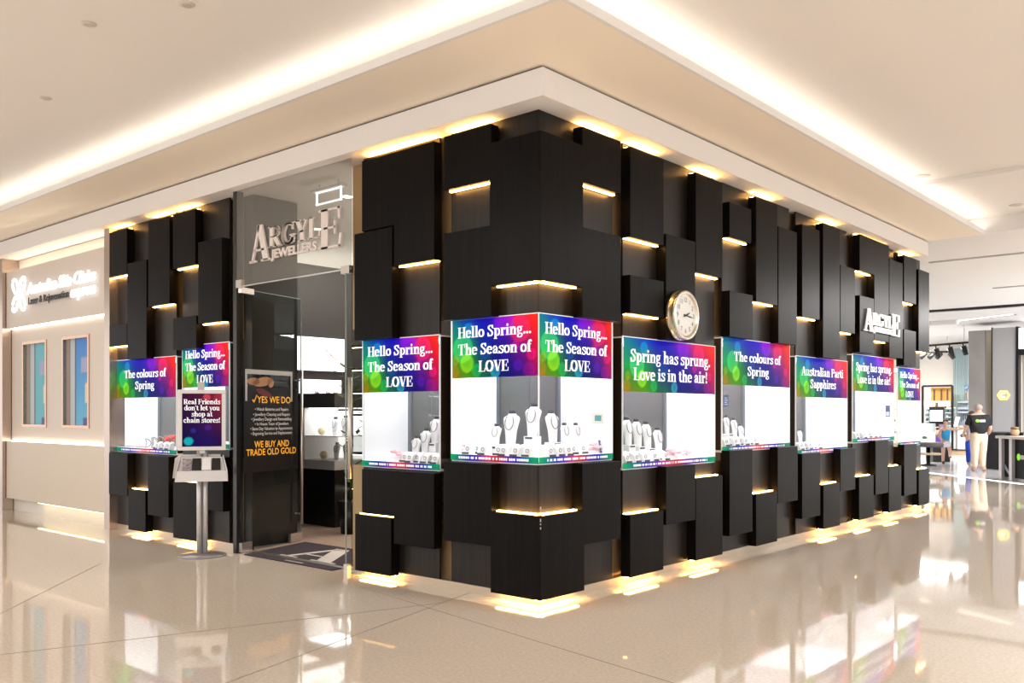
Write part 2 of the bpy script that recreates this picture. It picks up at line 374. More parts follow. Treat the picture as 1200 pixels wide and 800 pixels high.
m = MB(); m.prism([(LEFT_END, -SE - .012, FT - .004), (SE + .012, -SE - .012, FT - .004), (SE + .012, FYE, FT - .004), (SE - .02, FYE, FT - .004), (SE - .02, -SE + .02, FT - .004), (LEFT_END, -SE + .02, FT - .004)], (0, 0, .066))
struct('trim_6', m, WHITE, 'white lip along the edge of the soffit shelf')
m = MB(); m.prism([(LEFT_END, -FO, SOFZ), (FO, -FO, SOFZ), (FO, FYE, SOFZ), (-.2, FYE, SOFZ), (-.2, .2, SOFZ), (LEFT_END, .2, SOFZ)], (0, 0, FT - .02 - SOFZ))
struct('trim_7', m, FASC, 'pale fascia band above the black panels')
m = MB(); h = .025; m.prism([(LEFT_END, -FO + h, FT - .02), (FO - h, -FO + h, FT - .02), (FO - h, FYE - h, FT - .02), (-.15, FYE - h, FT - .02), (-.15, .15, FT - .02), (LEFT_END, .15, FT - .02)], (0, 0, .0199))
struct('trim_8', m, mat('shadow_gap', (.12, .10, .09), .8), 'dark shadow gap over the fascia')
m = MB(); m.box((LEFT_END, -SE + .05, FT + .036), (SE - .06, -SE + .10, FT + .056)); m.box((SE - .10, -SE + .12, FT + .036), (SE - .05, FYE - .05, FT + .056))
tag(m.build('cove_light', LEDC), 'warm white cove light strip running on top of the soffit shelf', 'light strip')

# the two shop walls: dark recessed plates in groups, bronze strips in the gaps, steel plinth
M = -.105
WIN = {}
HI, LO = (1.10, 1.785, 2.268), (1.005, 1.682, 2.160)
for k, fc, u0, u1, lv in [('a', 'L', 136, 206.8, LO), ('b', 'L', 213.5, 269, HI), ('c', 'L', 424.7, 515.6, LO), ('bay', 'L', 528.5, None, HI), ('bay2', 'R', None, 718, HI),
                          ('d', 'R', 729.5, 838, LO), ('e', 'R', 846, 925.5, HI), ('f', 'R', 932.5, 993, LO), ('g', 'R', 999, 1047.5, HI), ('h', 'R', 1052, 1078.5, LO)]:
    s0 = fl(fc, u0, 480, -.1)[0] if u0 else .1; s1 = fl(fc, u1, 480, -.1)[0] if u1 else -.1
    WIN[k] = (fc, s0, s1, lv)
REND = fl('R', 1089, 480)[0]; LBEG = fl('L', 127.5, 480)[0]
DL, DR = fl('L', 279.5, 480, -.02)[0], fl('L', 413, 480, -.02)[0]
m = MB(); mr = MB()
for k, (fc, s0, s1, (zb, zm, zt)) in WIN.items():
    if k == 'bay2': continue
    if k == 'bay':
        for z0, z1 in ((.075, zb - .012), (zt + .012, SOFZ)):
            m.box((s0, .105, z0), (-.105, .125, z1)); mr.box((-.125, .105, z0), (-.105, WIN['bay2'][2], z1))
        continue
    for z0, z1 in ((.075, zb - .012), (zt + .012, SOFZ)): (m if fc == 'L' else mr).fbox(fc, s0 + .01, s1 - .01, z0, z1, M, M - .02)
struct('wall_left', m, RECESS, 'dark recessed wall plates on the entrance side of the shop')
struct('wall_right', mr, RECESS, 'dark recessed wall plates on the clock side of the shop')
m = MB(); mr = MB()
for z0, z1 in ((.0, 1.0), (2.29, SOFZ)):
    for a, c in ((LBEG, -4.36), (fl('L', 413.6, 480, -.2)[0], -.22)): m.fbox('L', a, c, z0, z1, -.2, -.21)
    mr.fbox('R', .22, REND - .12, z0, z1, -.2, -.21)
struct('trim_9', m, BRONZE, 'bronze strip wall behind the panel gaps, entrance side'); struct('trim_10', mr, BRONZE, 'bronze strip wall behind the panel gaps, clock side')
m = MB(); m.box((LBEG, .11, 0), (DL - .02, .16, .07)); m.box((DR + .03, .11, 0), (-.105, .16, .07)); PLIN = mat('plinth_bronze', (.60, .50, .38), .3, .7); struct('baseboard_left', m, PLIN, 'steel plinth under the panels, entrance side')
struct('baseboard_right', MB().box((-.16, .11, 0), (-.11, REND - .05, .07)), PLIN, 'steel plinth under the panels, clock side')
struct('trim_11', MB().fbox('L', fl('L', 122, 480)[0], LBEG + .02, 0, SOFZ, 0, -.2), ROSE, 'steel post between the clinic and the shop')
struct('trim_12', MB().box((DL - .07, 0.0, 0), (DL - .005, .08, SOFZ)), DARK, 'dark door post of the shop entrance')

# ================================================================ BLACK CLADDING BOXES
def strips(o, fc, s0, s1, z0, z1, spec):
    e = .012
    for c in spec:
        q = MB()
        if c == 'b': q.fbox(fc, s0 + e, s1 - e, z0 - .008, z0 - .001, -.052, -.084)
        elif c == 't': q.fbox(fc, s0 + e, s1 - e, z1 + .001, z1 + .008, -.046, -.084)
        elif c == 'T': q.fbox(fc, s0 + .03, s1 - .03, z1 + .001, z1 + .010, -.050, -.090)
        elif c == 'B': q.fbox(fc, s0 + .02, s1 - .02, z0 - .009, z0 - .001, -.040, -.080)
        s = q.build('light_strip', LEDT if c in 'TB' else LED, o); s['label'] = 'glowing warm light strip'
def lpanel(fc, pts, spec, label):               # stepped outline given in the wall's own coordinates
    o = MB().prism([fp(fc, a, z, 0) for a, z in pts], fp(fc, 0, 0, -.094)).build('cladding_panel', BLACK, bevel=.003)
    return tag(o, label, 'wall panel', 'black cladding boxes of the shop front')
def panel(fc, u0, u1, top, bot, spec, label):
    s0, s1 = fl(fc, u0, 480)[0], fl(fc, u1, 480)[0]; z1, z0 = fl(fc, *top)[1], fl(fc, *bot)[1]
    s0 += .002; s1 -= .002; z1 = min(z1, SOFZ - .06); z0 = max(z0, .05)
    o = MB().fbox(fc, s0, s1, z0, z1, 0, -.094).build('cladding_panel', BLACK, bevel=.003)
    tag(o, label, 'wall panel', 'black cladding boxes of the shop front'); strips(o, fc, s0, s1, z0, z1, spec); return o
D = [
 ('L', 128, 148.7, (128, 271), (128, 325), 'Tb', 'upper black box panel beside the steel post at the clinic end'),
 ('L', 128, 148.7, (128, 381.5), (130, 406), 'b', 'small low black box beside the steel post, just above the window nearest the clinic'),
 ('L', 149, 171.7, (150, 308.7), (171, 419.5), '', 'second black panel from the clinic post'),
 ('L', 173.5, 198.7, (198.5, 251.5), (176, 359), 'Tb', 'tall black box third from the clinic post, lit below its bottom edge'),
 ('L', 202.5, 228.8, (228.5, 240), (206, 314.5), 'Tb', 'tallest-reaching black box fourth from the clinic post, under the glowing soffit'),
 ('L', 202.5, 230, (202, 373), (215, 409), '', 'black box resting above the gap between the two windows near the literature stand'),
 ('L', 232, 260, (260, 277.7), (234.5, 379.3), 'b', 'tall black box beside the glass entrance, above the window behind the literature stand'),
 ('L', 127.5, 149.4, (149.4, 531.5), (127.5, 578.6), '', 'low black box under the window beside the clinic, next to the steel post'),
 ('L', 150.2, 170.4, (150.2, 572.5), (150.2, 620.8), 'tB', 'short black floor box with glowing top edge below the window nearest the clinic'),
 ('L', 173, 197.5, (197.5, 535), (197.5, 606.6), '', 'black box under the corner of the window nearest the clinic, left of the literature stand'),
 ('L', 202.7, 232.2, (206, 563.7), (206, 631.2), 'tB', 'black floor box directly behind the pole of the literature stand'),
 ('L', 232.7, 261.3, (261, 536), (261.3, 599.6), '', 'black box between the literature stand and the glass entrance'),
 ('L', 415, 459.6, (458.5, 265.7), (458.5, 395.5), '', 'black panel at the door edge, over the first window beside the entrance'),
 ('L', 415.8, 458.4, (420, 602.3), (415.7, 668.6), 'tB', 'black floor box at the right-hand edge of the entrance mat'),
 ('R', 738.5, 778, (738.5, 166.5), (738.5, 277.2), 'Tb', 'tall black box next to the corner, above the Spring has sprung window'),
 ('R', 738.5, 778, (738.5, 321.5), (738, 366.6), 'b', 'small black box to the left of the round clock'),
 ('R', 780.5, 815, (780.5, 273.5), (781, 397.5), '', 'black panel that carries the round clock'),
 ('R', 815.4, 847, (815, 197.5), (816.5, 319), 'Tb', 'tall black panel up and to the right of the round clock'),
 ('R', 855, 880.6, (855, 236), (855, 277.5), 'b', 'small black box high over the second clock-side window, lit underneath'),
 ('R', 855, 882.4, (855, 340), (855, 394), '', 'black box resting on the left half of The colours of Spring window, clock side'),
 ('R', 886, 911.3, (886, 225), (885.6, 352.7), 'Tb', 'tall black box over the right half of The colours of Spring window'),
 ('R', 912.2, 934, (912.5, 265), (930, 404), '', 'black panel over the gap before the Australian Parti Sapphires window'),
 ('R', 940, 960.6, (940, 262.5), (940, 370.8), 'b', 'tall black box over the left half of the Parti Sapphires window, lit underneath'),
 ('R', 964.5, 984.4, (964.5, 256), (984, 421), 'T', 'longest black panel, over the Australian Parti Sapphires window'),
 ('R', 985, 1002, (985, 310), (984.5, 388), 'b', 'black panel over the right end of the Parti Sapphires window'),
 ('R', 1007.5, 1024.4, (1007.5, 345.6), (1008, 412.5), '', 'black panel under the first letter of the small Argyle sign'),
 ('R', 1042.3, 1058, (1042.5, 303), (1057.5, 420), '', 'black panel behind the last letter of the small Argyle sign'),
 ('R', 1059.4, 1073.7, (1059.4, 295), (1058.7, 352.5), 'Tb', 'black box high near the far end, lit along the bottom edge'),
 ('R', 1059.4, 1073.5, (1058.7, 385.2), (1060, 428), '', 'black panel resting on the last narrow window'),
 ('R', 1076.5, 1089, (1079, 316), (1075, 410.8), 'b', 'black panel at the far end of the facade, highest of the end edge'),
 ('R', 738.5, 777.7, (738.5, 603.3), (738.5, 676.7), 'tB', 'black floor box next to the corner under the Spring has sprung window'),
 ('R', 780.5, 815, (780.5, 546.7), (780.5, 615), '', 'black panel under the middle of the Spring has sprung window'),
 ('R', 815.4, 847, (816.5, 560), (814.5, 657.2), 'tB', 'black floor box under the right end of the Spring has sprung window'),
 ('R', 855, 882, (855, 528), (855, 628.3), '', 'black panel under the left half of The colours of Spring window, clock side'),
 ('R', 886, 911, (886, 579), (886, 640), 't', 'black floor box under the middle of The colours of Spring window, clock side'),
 ('R', 911.4, 935, (911, 524), (911, 590), '', 'black panel under the right end of The colours of Spring window, clock side'),
 ('R', 940, 961.4, (940, 531.5), (940, 608), '', 'black panel under the left end of the Parti Sapphires window'),
 ('R', 965, 984.6, (965, 568), (966, 619.8), 'tB', 'black floor box under the middle of the Parti Sapphires window'),
 ('R', 985, 1002.4, (985, 526), (985, 576), '', 'black panel under the right end of the Parti Sapphires window'),
 ('R', 1006.8, 1023.9, (1006, 559), (1006.8, 609.4), 'tB', 'black floor box under the left of the second Spring has sprung window'),
 ('R', 1026, 1041.2, (1025, 516.5), (1025, 580), '', 'black panel under the right of the second Spring has sprung window'),
 ('R', 1041.7, 1056.3, (1041.7, 547), (1041.4, 600.5), 'tB', 'black floor box below the gap before the last narrow window'),
 ('R', 1059.6, 1074.2, (1059.6, 521), (1059.6, 581), '', 'black panel directly under the last narrow window'),
 ('R', 1076.7, 1089, (1076.7, 550.4), (1076.7, 592.5), 'tB', 'black floor box at the far end of the facade'),
]
for d in D: panel(*d)
a0, a1, a2 = fl('L', 424, 480)[0], fl('L', 461.5, 480)[0], fl('L', 508.6, 480)[0]
zt, zm, zb = min(fl('L', 424, 182.5)[1], SOFZ - .06), fl('L', 458.5, 265.7)[1] + .012, fl('L', 464.5, 310.9)[1]
o = lpanel('L', [(a0, zt), (a0, zm), (a1, zm), (a1, zb), (a2, zb), (a2, zt)], '', 'large black panel at the top of the wall, beside the entrance sign')
strips(o, 'L', a0, a2, 0, zt, 'T'); strips(o, 'L', a1, a2, zb, 0, 'b')
zt, zm, zb = LO[0] - .02, fl('L', 420, 602.3)[1] + .014, fl('L', 508.7, 643.5)[1]
lpanel('L', [(a0, zt), (a0, zm), (a1, zm), (a1, zb), (a2, zb), (a2, zt)], '', 'large black panel under the window between the entrance and the corner')
# the stepped panel behind the middle letters of the small sign
sA, sB, sC = fl('R', 1007.5, 480)[0], fl('R', 1024.7, 480)[0], fl('R', 1041.7, 480)[0]
zt, zs, zb = fl('R', 1007.5, 274)[1], fl('R', 1007.5, 316.5)[1], fl('R', 1041, 401)[1]
P = [(sA, zt), (sA, zs), (sB, zs), (sB, zb), (sC, zb), (sC, zt)]
o = MB().prism([fp('R', a, z, -.094) for a, z in P], (.094, 0, 0)).build('cladding_panel', BLACK, bevel=.003)
tag(o, 'stepped black panel behind the middle letters of the small Argyle sign', 'wall panel', 'black cladding boxes of the shop front')
strips(o, 'R', sA, sC, zs, zt, 'T'); strips(o, 'R', sA, sB, zs, zt, 'b'); strips(o, 'R', sB, sC, zb, zt, 'b')
# corner boxes, folded round the corner
def wing(fc, pts, m):
    sg = -1 if fc == 'L' else 1
    off = (0, .094, 0) if fc == 'L' else (-.094, 0, 0)
    P = [fp(fc, s if abs(s) > 1e-6 else sg * .0005, z, 0) for s, z in pts]
    m.prism(P, off)
sl, sn, sq = fl('L', 520, 480)[0], fl('L', 575.5, 480)[0], fl('L', 573.7, 480)[0]
ztop, znt, znb = fl('L', 520, 156)[1], fl('L', 633.5, 152)[1], fl('L', 633.5, 327.7)[1]
sqt, sqb, zbo = fl('L', 573.7, 210.7)[1], fl('L', 573.5, 264)[1], fl('L', 575, 370)[1]
rr, rn, rq = fl('R', 727.5, 480)[0], fl('R', 682.5, 480)[0], fl('R', 683.6, 480)[0]
ztop = min(ztop, SOFZ - .05)
m = MB()
wing('L', [(sl, ztop), (sl, sqt), (sq, sqt), (sq, sqb), (sl, sqb), (sl, zbo), (sn, zbo), (sn, znb), (0, znb), (0, znt), (sn, znt), (sn, ztop)], m)
wing('R', [(rr, ztop), (rn, ztop), (rn, znt), (0, znt), (0, znb), (rn, znb), (rn, zbo), (rr, zbo), (rr, sqb), (rq, sqb), (rq, sqt), (rr, sqt)], m)
o = tag(m.build('corner_panel', BLACK, bevel=.003), 'large black corner panel with square notches, folded round the corner above the bay window', 'wall panel', 'black cladding boxes of the shop front')
strips(o, 'L', sl, sn, 0, ztop, 'T'); strips(o, 'R', rn, rr, 0, ztop, 'T')
strips(o, 'L', sl, sq, sqt, 0, 'b'); strips(o, 'R', rq, rr, sqt, 0, 'b'); strips(o, 'L', sn, 0, znb, 0, 'b'); strips(o, 'R', 0, rn, znb, 0, 'b')
z1, zn, zq, z0 = HI[0] - .012, fl('L', 633.5, 604.8)[1], fl('L', 574.7, 640)[1], .066
m = MB(); sn2, sq2 = fl('L', 575.7, 480)[0], fl('L', 574.7, 480)[0]; rq2 = fl('R', 685, 480)[0]
wing('L', [(sl, z1), (sl, zq), (sq2, zq), (sq2, z0), (0, z0), (0, zn), (sn2, zn), (sn2, z1)], m)
wing('R', [(rr, z1), (rn, z1), (rn, zn), (0, zn), (0, z0), (rq2, z0), (rq2, zq), (rr, zq)], m)
o = tag(m.build('corner_panel', BLACK, bevel=.003), 'large black corner panel below the bay window, chipped along its edge', 'wall panel', 'black cladding boxes of the shop front')
strips(o, 'L', sn2, 0, 0, zn, 't'); strips(o, 'R', 0, rn, 0, zn, 't'); strips(o, 'L', sq2, 0, z0, 0, 'B'); strips(o, 'R', 0, rq2, z0, 0, 'B')
c = MB()
for zz, hh in ((.83, .012), (.80, .006), (.74, .012), (.71, .005), (.68, .008)): c.obox((-.0008, .0008, zz - .06), (.7, .7, 0), (-.7, .7, 0), UP, .004, .004, hh)
c.build('paint_chip', mat('chip', (.5, .45, .4), .7), o)

# ================================================================ DISPLAY WINDOWS
DEP = .58
CASE = {}
def banner(fc, s0, s1, z0, z1, lines, parent, fr, cap, pitch, base):
    asp = (s1 - s0) / (z1 - z0)
    b = sheet('banner', fp(fc, s0, z0, -.096), FR[fc], UP, s1 - s0, z1 - z0, bokeh(asp), PRINT, parent, int(36 * max(1, asp)), 40)
    m = MB(); widths = [serif_polys(l)[1] for l in lines]
    sx = fr * (s1 - s0) / max(widths); sy = cap * (z1 - z0) / .72
    for i, l in enumerate(lines):
        serif(m, l, fp(fc, (s0 + s1) / 2, z0 + (base - pitch * i) * (z1 - z0), -.0945), FR[fc], UP, sx, sy)
    m.build('lettering', INK, b); b['label'] = 'rainbow bokeh banner with white lettering'
def foot_strip(fc, s0, s1, z0, parent):
    cols = [(.05, .6, .35), (.0, .42, .48), (.1, .15, .62), (.35, .15, .65), (.75, .2, .4), (.7, .1, .2), (.35, .12, .62), (.1, .12, .62), (.0, .42, .48), (.05, .6, .3)]
    fn = lambda u, v: srgb(*[cols[min(int(u * 9), 8)][k] * (1 - (u * 9 % 1)) + cols[min(int(u * 9), 8) + 1][k] * (u * 9 % 1) for k in range(3)])
    b = sheet('sill_banner', fp(fc, s0, z0 + .012, -.096), FR[fc], UP, s1 - s0, .05, fn, PRINT, parent, 40, 2)
    m = MB(); x = s0 + .1 * (s1 - s0)
    rnd = random.Random(int(s0 * 100))
    while x < s1 - .1 * (s1 - s0):
        wd = rnd.uniform(.008, .02); m.quad([fp(fc, x, z0 + .027, -.0945), fp(fc, x + wd, z0 + .027, -.0945), fp(fc, x + wd, z0 + .046, -.0945), fp(fc, x, z0 + .046, -.0945)]); x += wd + rnd.choice((.004, .004, .004, .018))
    m.build('small_print', INK, b); b['label'] = 'narrow rainbow strip of tiny white print'
T3 = (['Hello Spring...', 'The Season of', 'LOVE'], .86, .185, .295, .69)
TA = (['The colours of', 'Spring'], .70, .20, .30, .52)
TB = (['Spring has sprung.', 'Love is in the air!'], .88, .23, .34, .56)
TP = (['Australian Parti', 'Sapphires'], .82, .22, .31, .54)
def case(k, txt, label):
    fc, s0, s1, (z0, zm, z1) = WIN[k]
    root = empty('display_case', fp(fc, (s0 + s1) / 2, z0, -.1 - DEP / 2), label, 'display case', 'lit jewellery display windows')
    f0, f1 = -.1, -.1 - DEP
    MB().fbox(fc, s0 + .002, s1 - .002, z0 - .010, z0 + .05, f0 - .008, f1).build('base', CASEW, root)
    t = MB().fbox(fc, s0, s1, z1 - .01, z1 + .002, f0 - .006, f1).build('top', CASEW, root)
    MB().fbox(fc, s0 + .1, s1 - .1, z1 - .022, z1 - .0105, -.16, f1 + .12).build('case_light', CASEL if k != 'h' else mat('case_lamp_dim', (1, 1, 1), .5, emit=(.96, .98, 1.0), es=2), t)
    far = s0 if fc == 'L' else s1; sg = 1 if fc == 'L' else -1
    w_ = MB().fbox(fc, far, far + sg * .02, z0 + .012, z1 - .01, f0 - .01, f1).build('side_wall' if k != 'h' else 'glass_side', CASEW if k != 'h' else GLASS, root)
    if k != 'h': w_['label'] = 'bright white inner wall'
    near = s1 if fc == 'L' else s0
    if k != 'h':
        MB().fbox(fc, near, near - sg * .012, z0 + .012, z1 - .01, f0 - .01, f1).build('mirror_side', BRMIR, root)['label'] = 'dark bronze outer side'
    else: MB().fbox(fc, near, near - sg * .008, z0 + .012, z1 - .01, f0 - .01, f1).build('glass_side', GLASS, root)
    MB().fbox(fc, s0 + .02, s1 - .02, z0 + .012, z1 - .01, f1, f1 + .008).build('back_glass', BACKG if k != 'h' else GLASS, root)
    q = MB(); x = far + sg * .06 if k != 'h' else near - sg * .05
    q.fbox(fc, far + sg * .02, far + sg * .06, z0 + .012, z1 - .01, f1 + .008, f1 + .03); q.build('back_frame', mat('grey_frame', (.12, .13, .15), .4), root)
    MB().fbox(fc, s0 + .004, s1 - .004, z0 + .012, zm, f0, f0 - .006).build('front_glass', GLASS, root)
    e = MB(); e.fbox(fc, s0, s0 + .008, z0 + .012, z1, f0 + .002, f0 - .012); e.fbox(fc, s1 - .008, s1, z0 + .012, z1, f0 + .002, f0 - .012); e.fbox(fc, s0, s1, z1 + .0, z1 + .007, f0 + .003, f0 - .006); e.build('edge_trim', EDGE, root)
    banner(fc, s0 + .012, s1 - .012, zm, z1, txt[0], root, *txt[1:])
    foot_strip(fc, s0, s1, z0 - .012, root)
    CASE[k] = root
case('a', TA, 'display window with The colours of Spring banner, nearest the clinic')
case('b', T3, 'Hello Spring display window behind the silver literature stand')
case('c', T3, 'Hello Spring display window between the glass entrance and the corner')
case('d', TB, 'wide Spring has sprung display window below the round clock')
case('e', TA, 'The colours of Spring display window on the clock side')
case('f', TP, 'display window with the Australian Parti Sapphires banner')
case('g', TB, 'narrow-looking Spring has sprung display window below the small Argyle sign')
case('h', T3, 'last see-through Hello Spring display window at the far end')
# corner bay
fc, bs0, _, (z0, zm, z1) = WIN['bay']; bs1 = WIN['bay2'][2]
root = empty('display_case', (-.4, .4, z0), 'corner bay display window with two Hello Spring banners and rows of necklace busts', 'display case', 'lit jewellery display windows')
def bayslab(a, c): return MB().prism([(bs0 + .002, .108, a), (-.108, .108, a), (-.108, bs1 - .002, a), (-.1 - DEP, bs1 - .002, a), (-.1 - DEP, .1 + DEP, a), (bs0 + .002, .1 + DEP, a)], (0, 0, c - a))
bayslab(z0 - .010, z0 + .05).build('base', CASEW, root)
t = bayslab(z1 - .01, z1 + .002).build('top', CASEW, root)
m = MB(); m.box((bs0 + .1, .16, z1 - .022), (-.16, .55, z1 - .0105)); m.box((-.55, .6, z1 - .022), (-.16, bs1 - .1, z1 - .0105)); m.build('case_light', CASEL, t)
MB().box((bs0, .11, z0 + .012), (bs0 + .02, .1 + DEP, z1 - .01)).build('side_wall', CASEW, root)
MB().box((-.1 - DEP, bs1 - .02, z0 + .012), (-.11, bs1, z1 - .01)).build('side_wall', CASEW, root)
MB().box((bs0, .11, z0), (bs0 - .01, .1 + DEP, z1)).build('mirror_side', BRMIR, root); MB().box((-.1 - DEP, bs1, z0), (-.11, bs1 + .01, z1)).build('mirror_side', BRMIR, root)
MB().box((bs0 + .02, .1 + DEP - .008, z0 + .012), (-.1 - DEP, .1 + DEP, z1 - .01)).build('back_glass', BACKG, root)
MB().box((-.1 - DEP, .1 + DEP, z0 + .012), (-.1 - DEP + .008, bs1 - .02, z1 - .01)).build('back_glass', BACKG, root)
m = MB(); m.box((bs0 + .02, .1 + DEP - .03, z0 + .012), (bs0 + .045, .1 + DEP - .009, z1 - .01)); m.box((-.1 - DEP + .009, bs1 - .05, z0 + .012), (-.1 - DEP + .03, bs1 - .02, z1 - .01)); m.build('back_frame', mat('grey_frame'), root)
MB().box((bs0 + .012, .1, z0 + .012), (-.106, .106, zm)).build('front_glass', GLASS, root); MB().box((-.106, .1, z0 + .012), (-.1, bs1 - .012, zm)).build('front_glass', GLASS, root)
e = MB(); e.box((bs0, .098, z0 + .012), (bs0 + .022, .112, z1)); e.box((-.112, bs1 - .022, z0 + .012), (-.098, bs1, z1)); e.box((-.106, .097, z0 + .012), (-.097, .106, z1)); e.box((bs0, .096, z1), (-.1, .106, z1 + .007)); e.box((-.106, .096, z1), (-.096, bs1, z1 + .007)); e.build('edge_trim', EDGE, root)
banner('L', bs0 + .022, -.104, zm, z1, T3[0], root, *T3[1:]); banner('R', .104, bs1 - .022, zm, z1, T3[0], root, *T3[1:])
foot_strip('L', bs0, -.1, z0 - .012, root); foot_strip('R', .1, bs1, z0 - .012, root)

# ---------------------------------------------------------------- jewellery on show
PADW = mat('display_white', (.85, .85, .86), .45)
PADD = mat('display_grey', (.035, .035, .045), .4)
CHAIN = mat('silver_chain', (.22, .22, .24), .35, .5)
PINK = mat('pink_petal', (.85, .50, .56), .6)
def ell(cx, cy, cz, a, b, n=18):
    return [(cx + a * math.cos(2 * math.pi * k / n), cy + b * math.sin(2 * math.pi * k / n), cz) for k in range(n)]
def bust(base, h, yaw, label, group):
    r = empty('necklace_bust', base, label, 'necklace bust', group); k = h / .30
    m = MB(); m.loft([ell(base.x, base.y + dy * k, base.z + z * k, a * k, b * k) for z, a, b, dy in
        ((0, .052, .030, 0), (.02, .055, .030, 0), (.12, .068, .030, .004), (.19, .088, .030, .01), (.225, .096, .030, .014), (.243, .082, .031, .018), (.255, .05, .03, .02), (.27, .038, .028, .022), (.295, .036, .027, .022))])
    m.build('bust_form', PADW, r)
    MB().loft([ell(base.x, base.y + .022 * k, base.z + z * k, a * k, .027 * k * a / .036) for z, a in ((.272, .0385), (.296, .0375), (.306, .036), (.308, .03))]).build('neck_cap', PADD, r)
    pts = [(base.x + .050 * k * math.sin(q), base.y + (-.026 + .022 * (1 + math.cos(q)) * .5) * k - .006, base.z + (.195 + .068 * math.cos(q)) * k) for q in [math.pi * (.22 + 1.56 * i / 19) for i in range(20)]]
    MB().tube(pts, .004 * k, 6).build('necklace', CHAIN, r)
    r.rotation_euler = (0, 0, yaw); return r
def ringblock(base, yaw, label, group, s=1.0):
    r = empty('ring_block', base, label, 'ring display', group)
    h = .026 * s
    m = MB(); c = base; m.hexa([(c.x - h, c.y - h, c.z), (c.x + h, c.y - h, c.z), (c.x + h, c.y + h, c.z), (c.x - h, c.y + h, c.z), (c.x - h, c.y - h * .2, c.z + .045 * s), (c.x + h, c.y - h * .2, c.z + .045 * s), (c.x + h, c.y + h, c.z + .06 * s), (c.x - h, c.y + h, c.z + .06 * s)])
    m.build('block', PADW, r, .003)
    MB().tube([(c.x + .010 * s * math.cos(q), c.y - h * .62, c.z + .030 * s + .010 * s * math.sin(q)) for q in [i * math.pi / 6 for i in range(12)]], .002 * s, 5, closed=True).build('ring', CHAIN, r)
    MB().box((c.x - h, c.y - h - .012, c.z), (c.x + h * .8, c.y - h - .002, c.z + .016)).build('base_pad', PADD, r)
    r.rotation_euler = (0, 0, yaw); return r
def flower(base, s, label):
    r = empty('paper_flower', base, label, 'flower')
    rnd = random.Random(int(base.x * 50))
    for k in range(3):
        c = base + Vector((rnd.uniform(-.05, .05) * s * 1.3, rnd.uniform(-.03, .03), .035 * s + .02 * k)); m = MB()
        for j in range(7):
            a = j * 2 * math.pi / 7; m.ball(c + Vector((math.cos(a) * .024 * s, math.sin(a) * .024 * s, .004 * (j % 2))), .02 * s, .02 * s, .012 * s, 8)
        m.ball(c + Vector((0, 0, .008)), .014 * s, n=8); m.build('bloom', PINK, r)
    MB().lathe(base, [(.06 * s, 0), (.055 * s, .02 * s), (.02, .03 * s)], 10).build('leaf_base', mat('pale_petal', (.85, .72, .73), .6), r)
    return r
def riser(fc, s, o, z0, z1, label, group, hw=.055, hd=.05):
    t = MB().fbox(fc, s - hw, s + hw, z0, z1, o - hd, o + hd).build('display_riser', PADW, bevel=.003); tag(t, label, 'riser', group)
    MB().fbox(fc, s - hw * .7, s + hw * .7, z1 - .022, z1 - .006, o + hd, o + hd + .003).build('dark_slot', PADD, t); return t
YW = {'L': 0, 'R': math.pi / 2}
def dress(k, fc, busts, blocks, where, floor_z, tall='standing tall'):
    g = 'necklace busts in the ' + where
    for i, (u, vb, vt, o) in enumerate(busts):
        s, zb = fl(fc, u, vb, -o); zt = fl(fc, u, vt, -o)[1]; zb = max(zb, floor_z)
        if zb > floor_z + .015: riser(fc, s, -o, floor_z, zb, 'low white riser under a bust in the ' + where, 'risers in the ' + where)
        bust(fp(fc, s, zb + .001, -o), zt - zb, YW[fc], 'white necklace bust in the ' + where, g)
    for u, v, o in blocks:
        s = fl(fc, u, v, -o)[0]
        ringblock(fp(fc, s, floor_z, -o), YW[fc], 'small white ring block in the ' + where, 'ring blocks in the ' + where, 1.5)
zh, zl = HI[0] + .0503, LO[0] + .0503
W_ = 'corner bay window'
dress('bay', 'L', [(598.5, 520, 481, .42), (581, 522, 497, .36), (624, 511, 473, .50)], [(550, 0, .2), (560, 0, .28), (572, 0, .30), (568, 0, .16), (586, 0, .2), (600, 0, .22), (612, 0, .26), (592, 0, .14), (606, 0, .14), (620, 0, .17)], W_, zh)
dress('bay', 'R', [(648, 518, 481, .42), (662.5, 520, 496, .36), (676, 520, 496, .34)], [(640, 0, .2), (650, 0, .22), (659, 0, .24), (670, 0, .26), (681, 0, .26), (643, 0, .14), (654, 0, .15), (664, 0, .15)], W_, zh)
flower(fp('L', fl('L', 545, 0, -.24)[0], zh, -.24), .9, 'pink paper flower at the left end of the corner bay')
flower(fp('R', fl('R', 695, 0, -.24)[0], zh, -.24), .9, 'pink paper flower beside the navy card in the corner bay')
NAVY = mat('navy_card', (.03, .05, .16), .5)
def card(name, fc, u, v, o, z0, wd, ht, m_, label, lean=.02, cat='card'):
    s = fl(fc, u, v, -o)[0]; a, b_ = fp(fc, s - wd / 2, z0, -o), fp(fc, s + wd / 2, z0, -o); up = UP * ht + fp(fc, 0, 0, -lean); q = MB(); n = fp(fc, 0, 0, .004)
    q.prism([a, b_, b_ + up, a + up], n); r = q.build(name, m_); tag(r, label, cat)
    l = MB()
    for i in range(4):
        y = .18 + .18 * i; x0 = .15; x1 = .85 - .15 * (i % 2)
        P = [a + (b_ - a) * x0 + up * y, a + (b_ - a) * x1 + up * y, a + (b_ - a) * x1 + up * (y + .07), a + (b_ - a) * x0 + up * (y + .07)]
        l.quad([p + n * 1.1 for p in P])
    l.build('small_print', mat('pale_print', (.5, .58, .7), .6), r); return r
card('price_card', 'R', 706, 0, .2, zh, .07, .11, NAVY, 'navy blue card with pale print at the end of the corner bay')
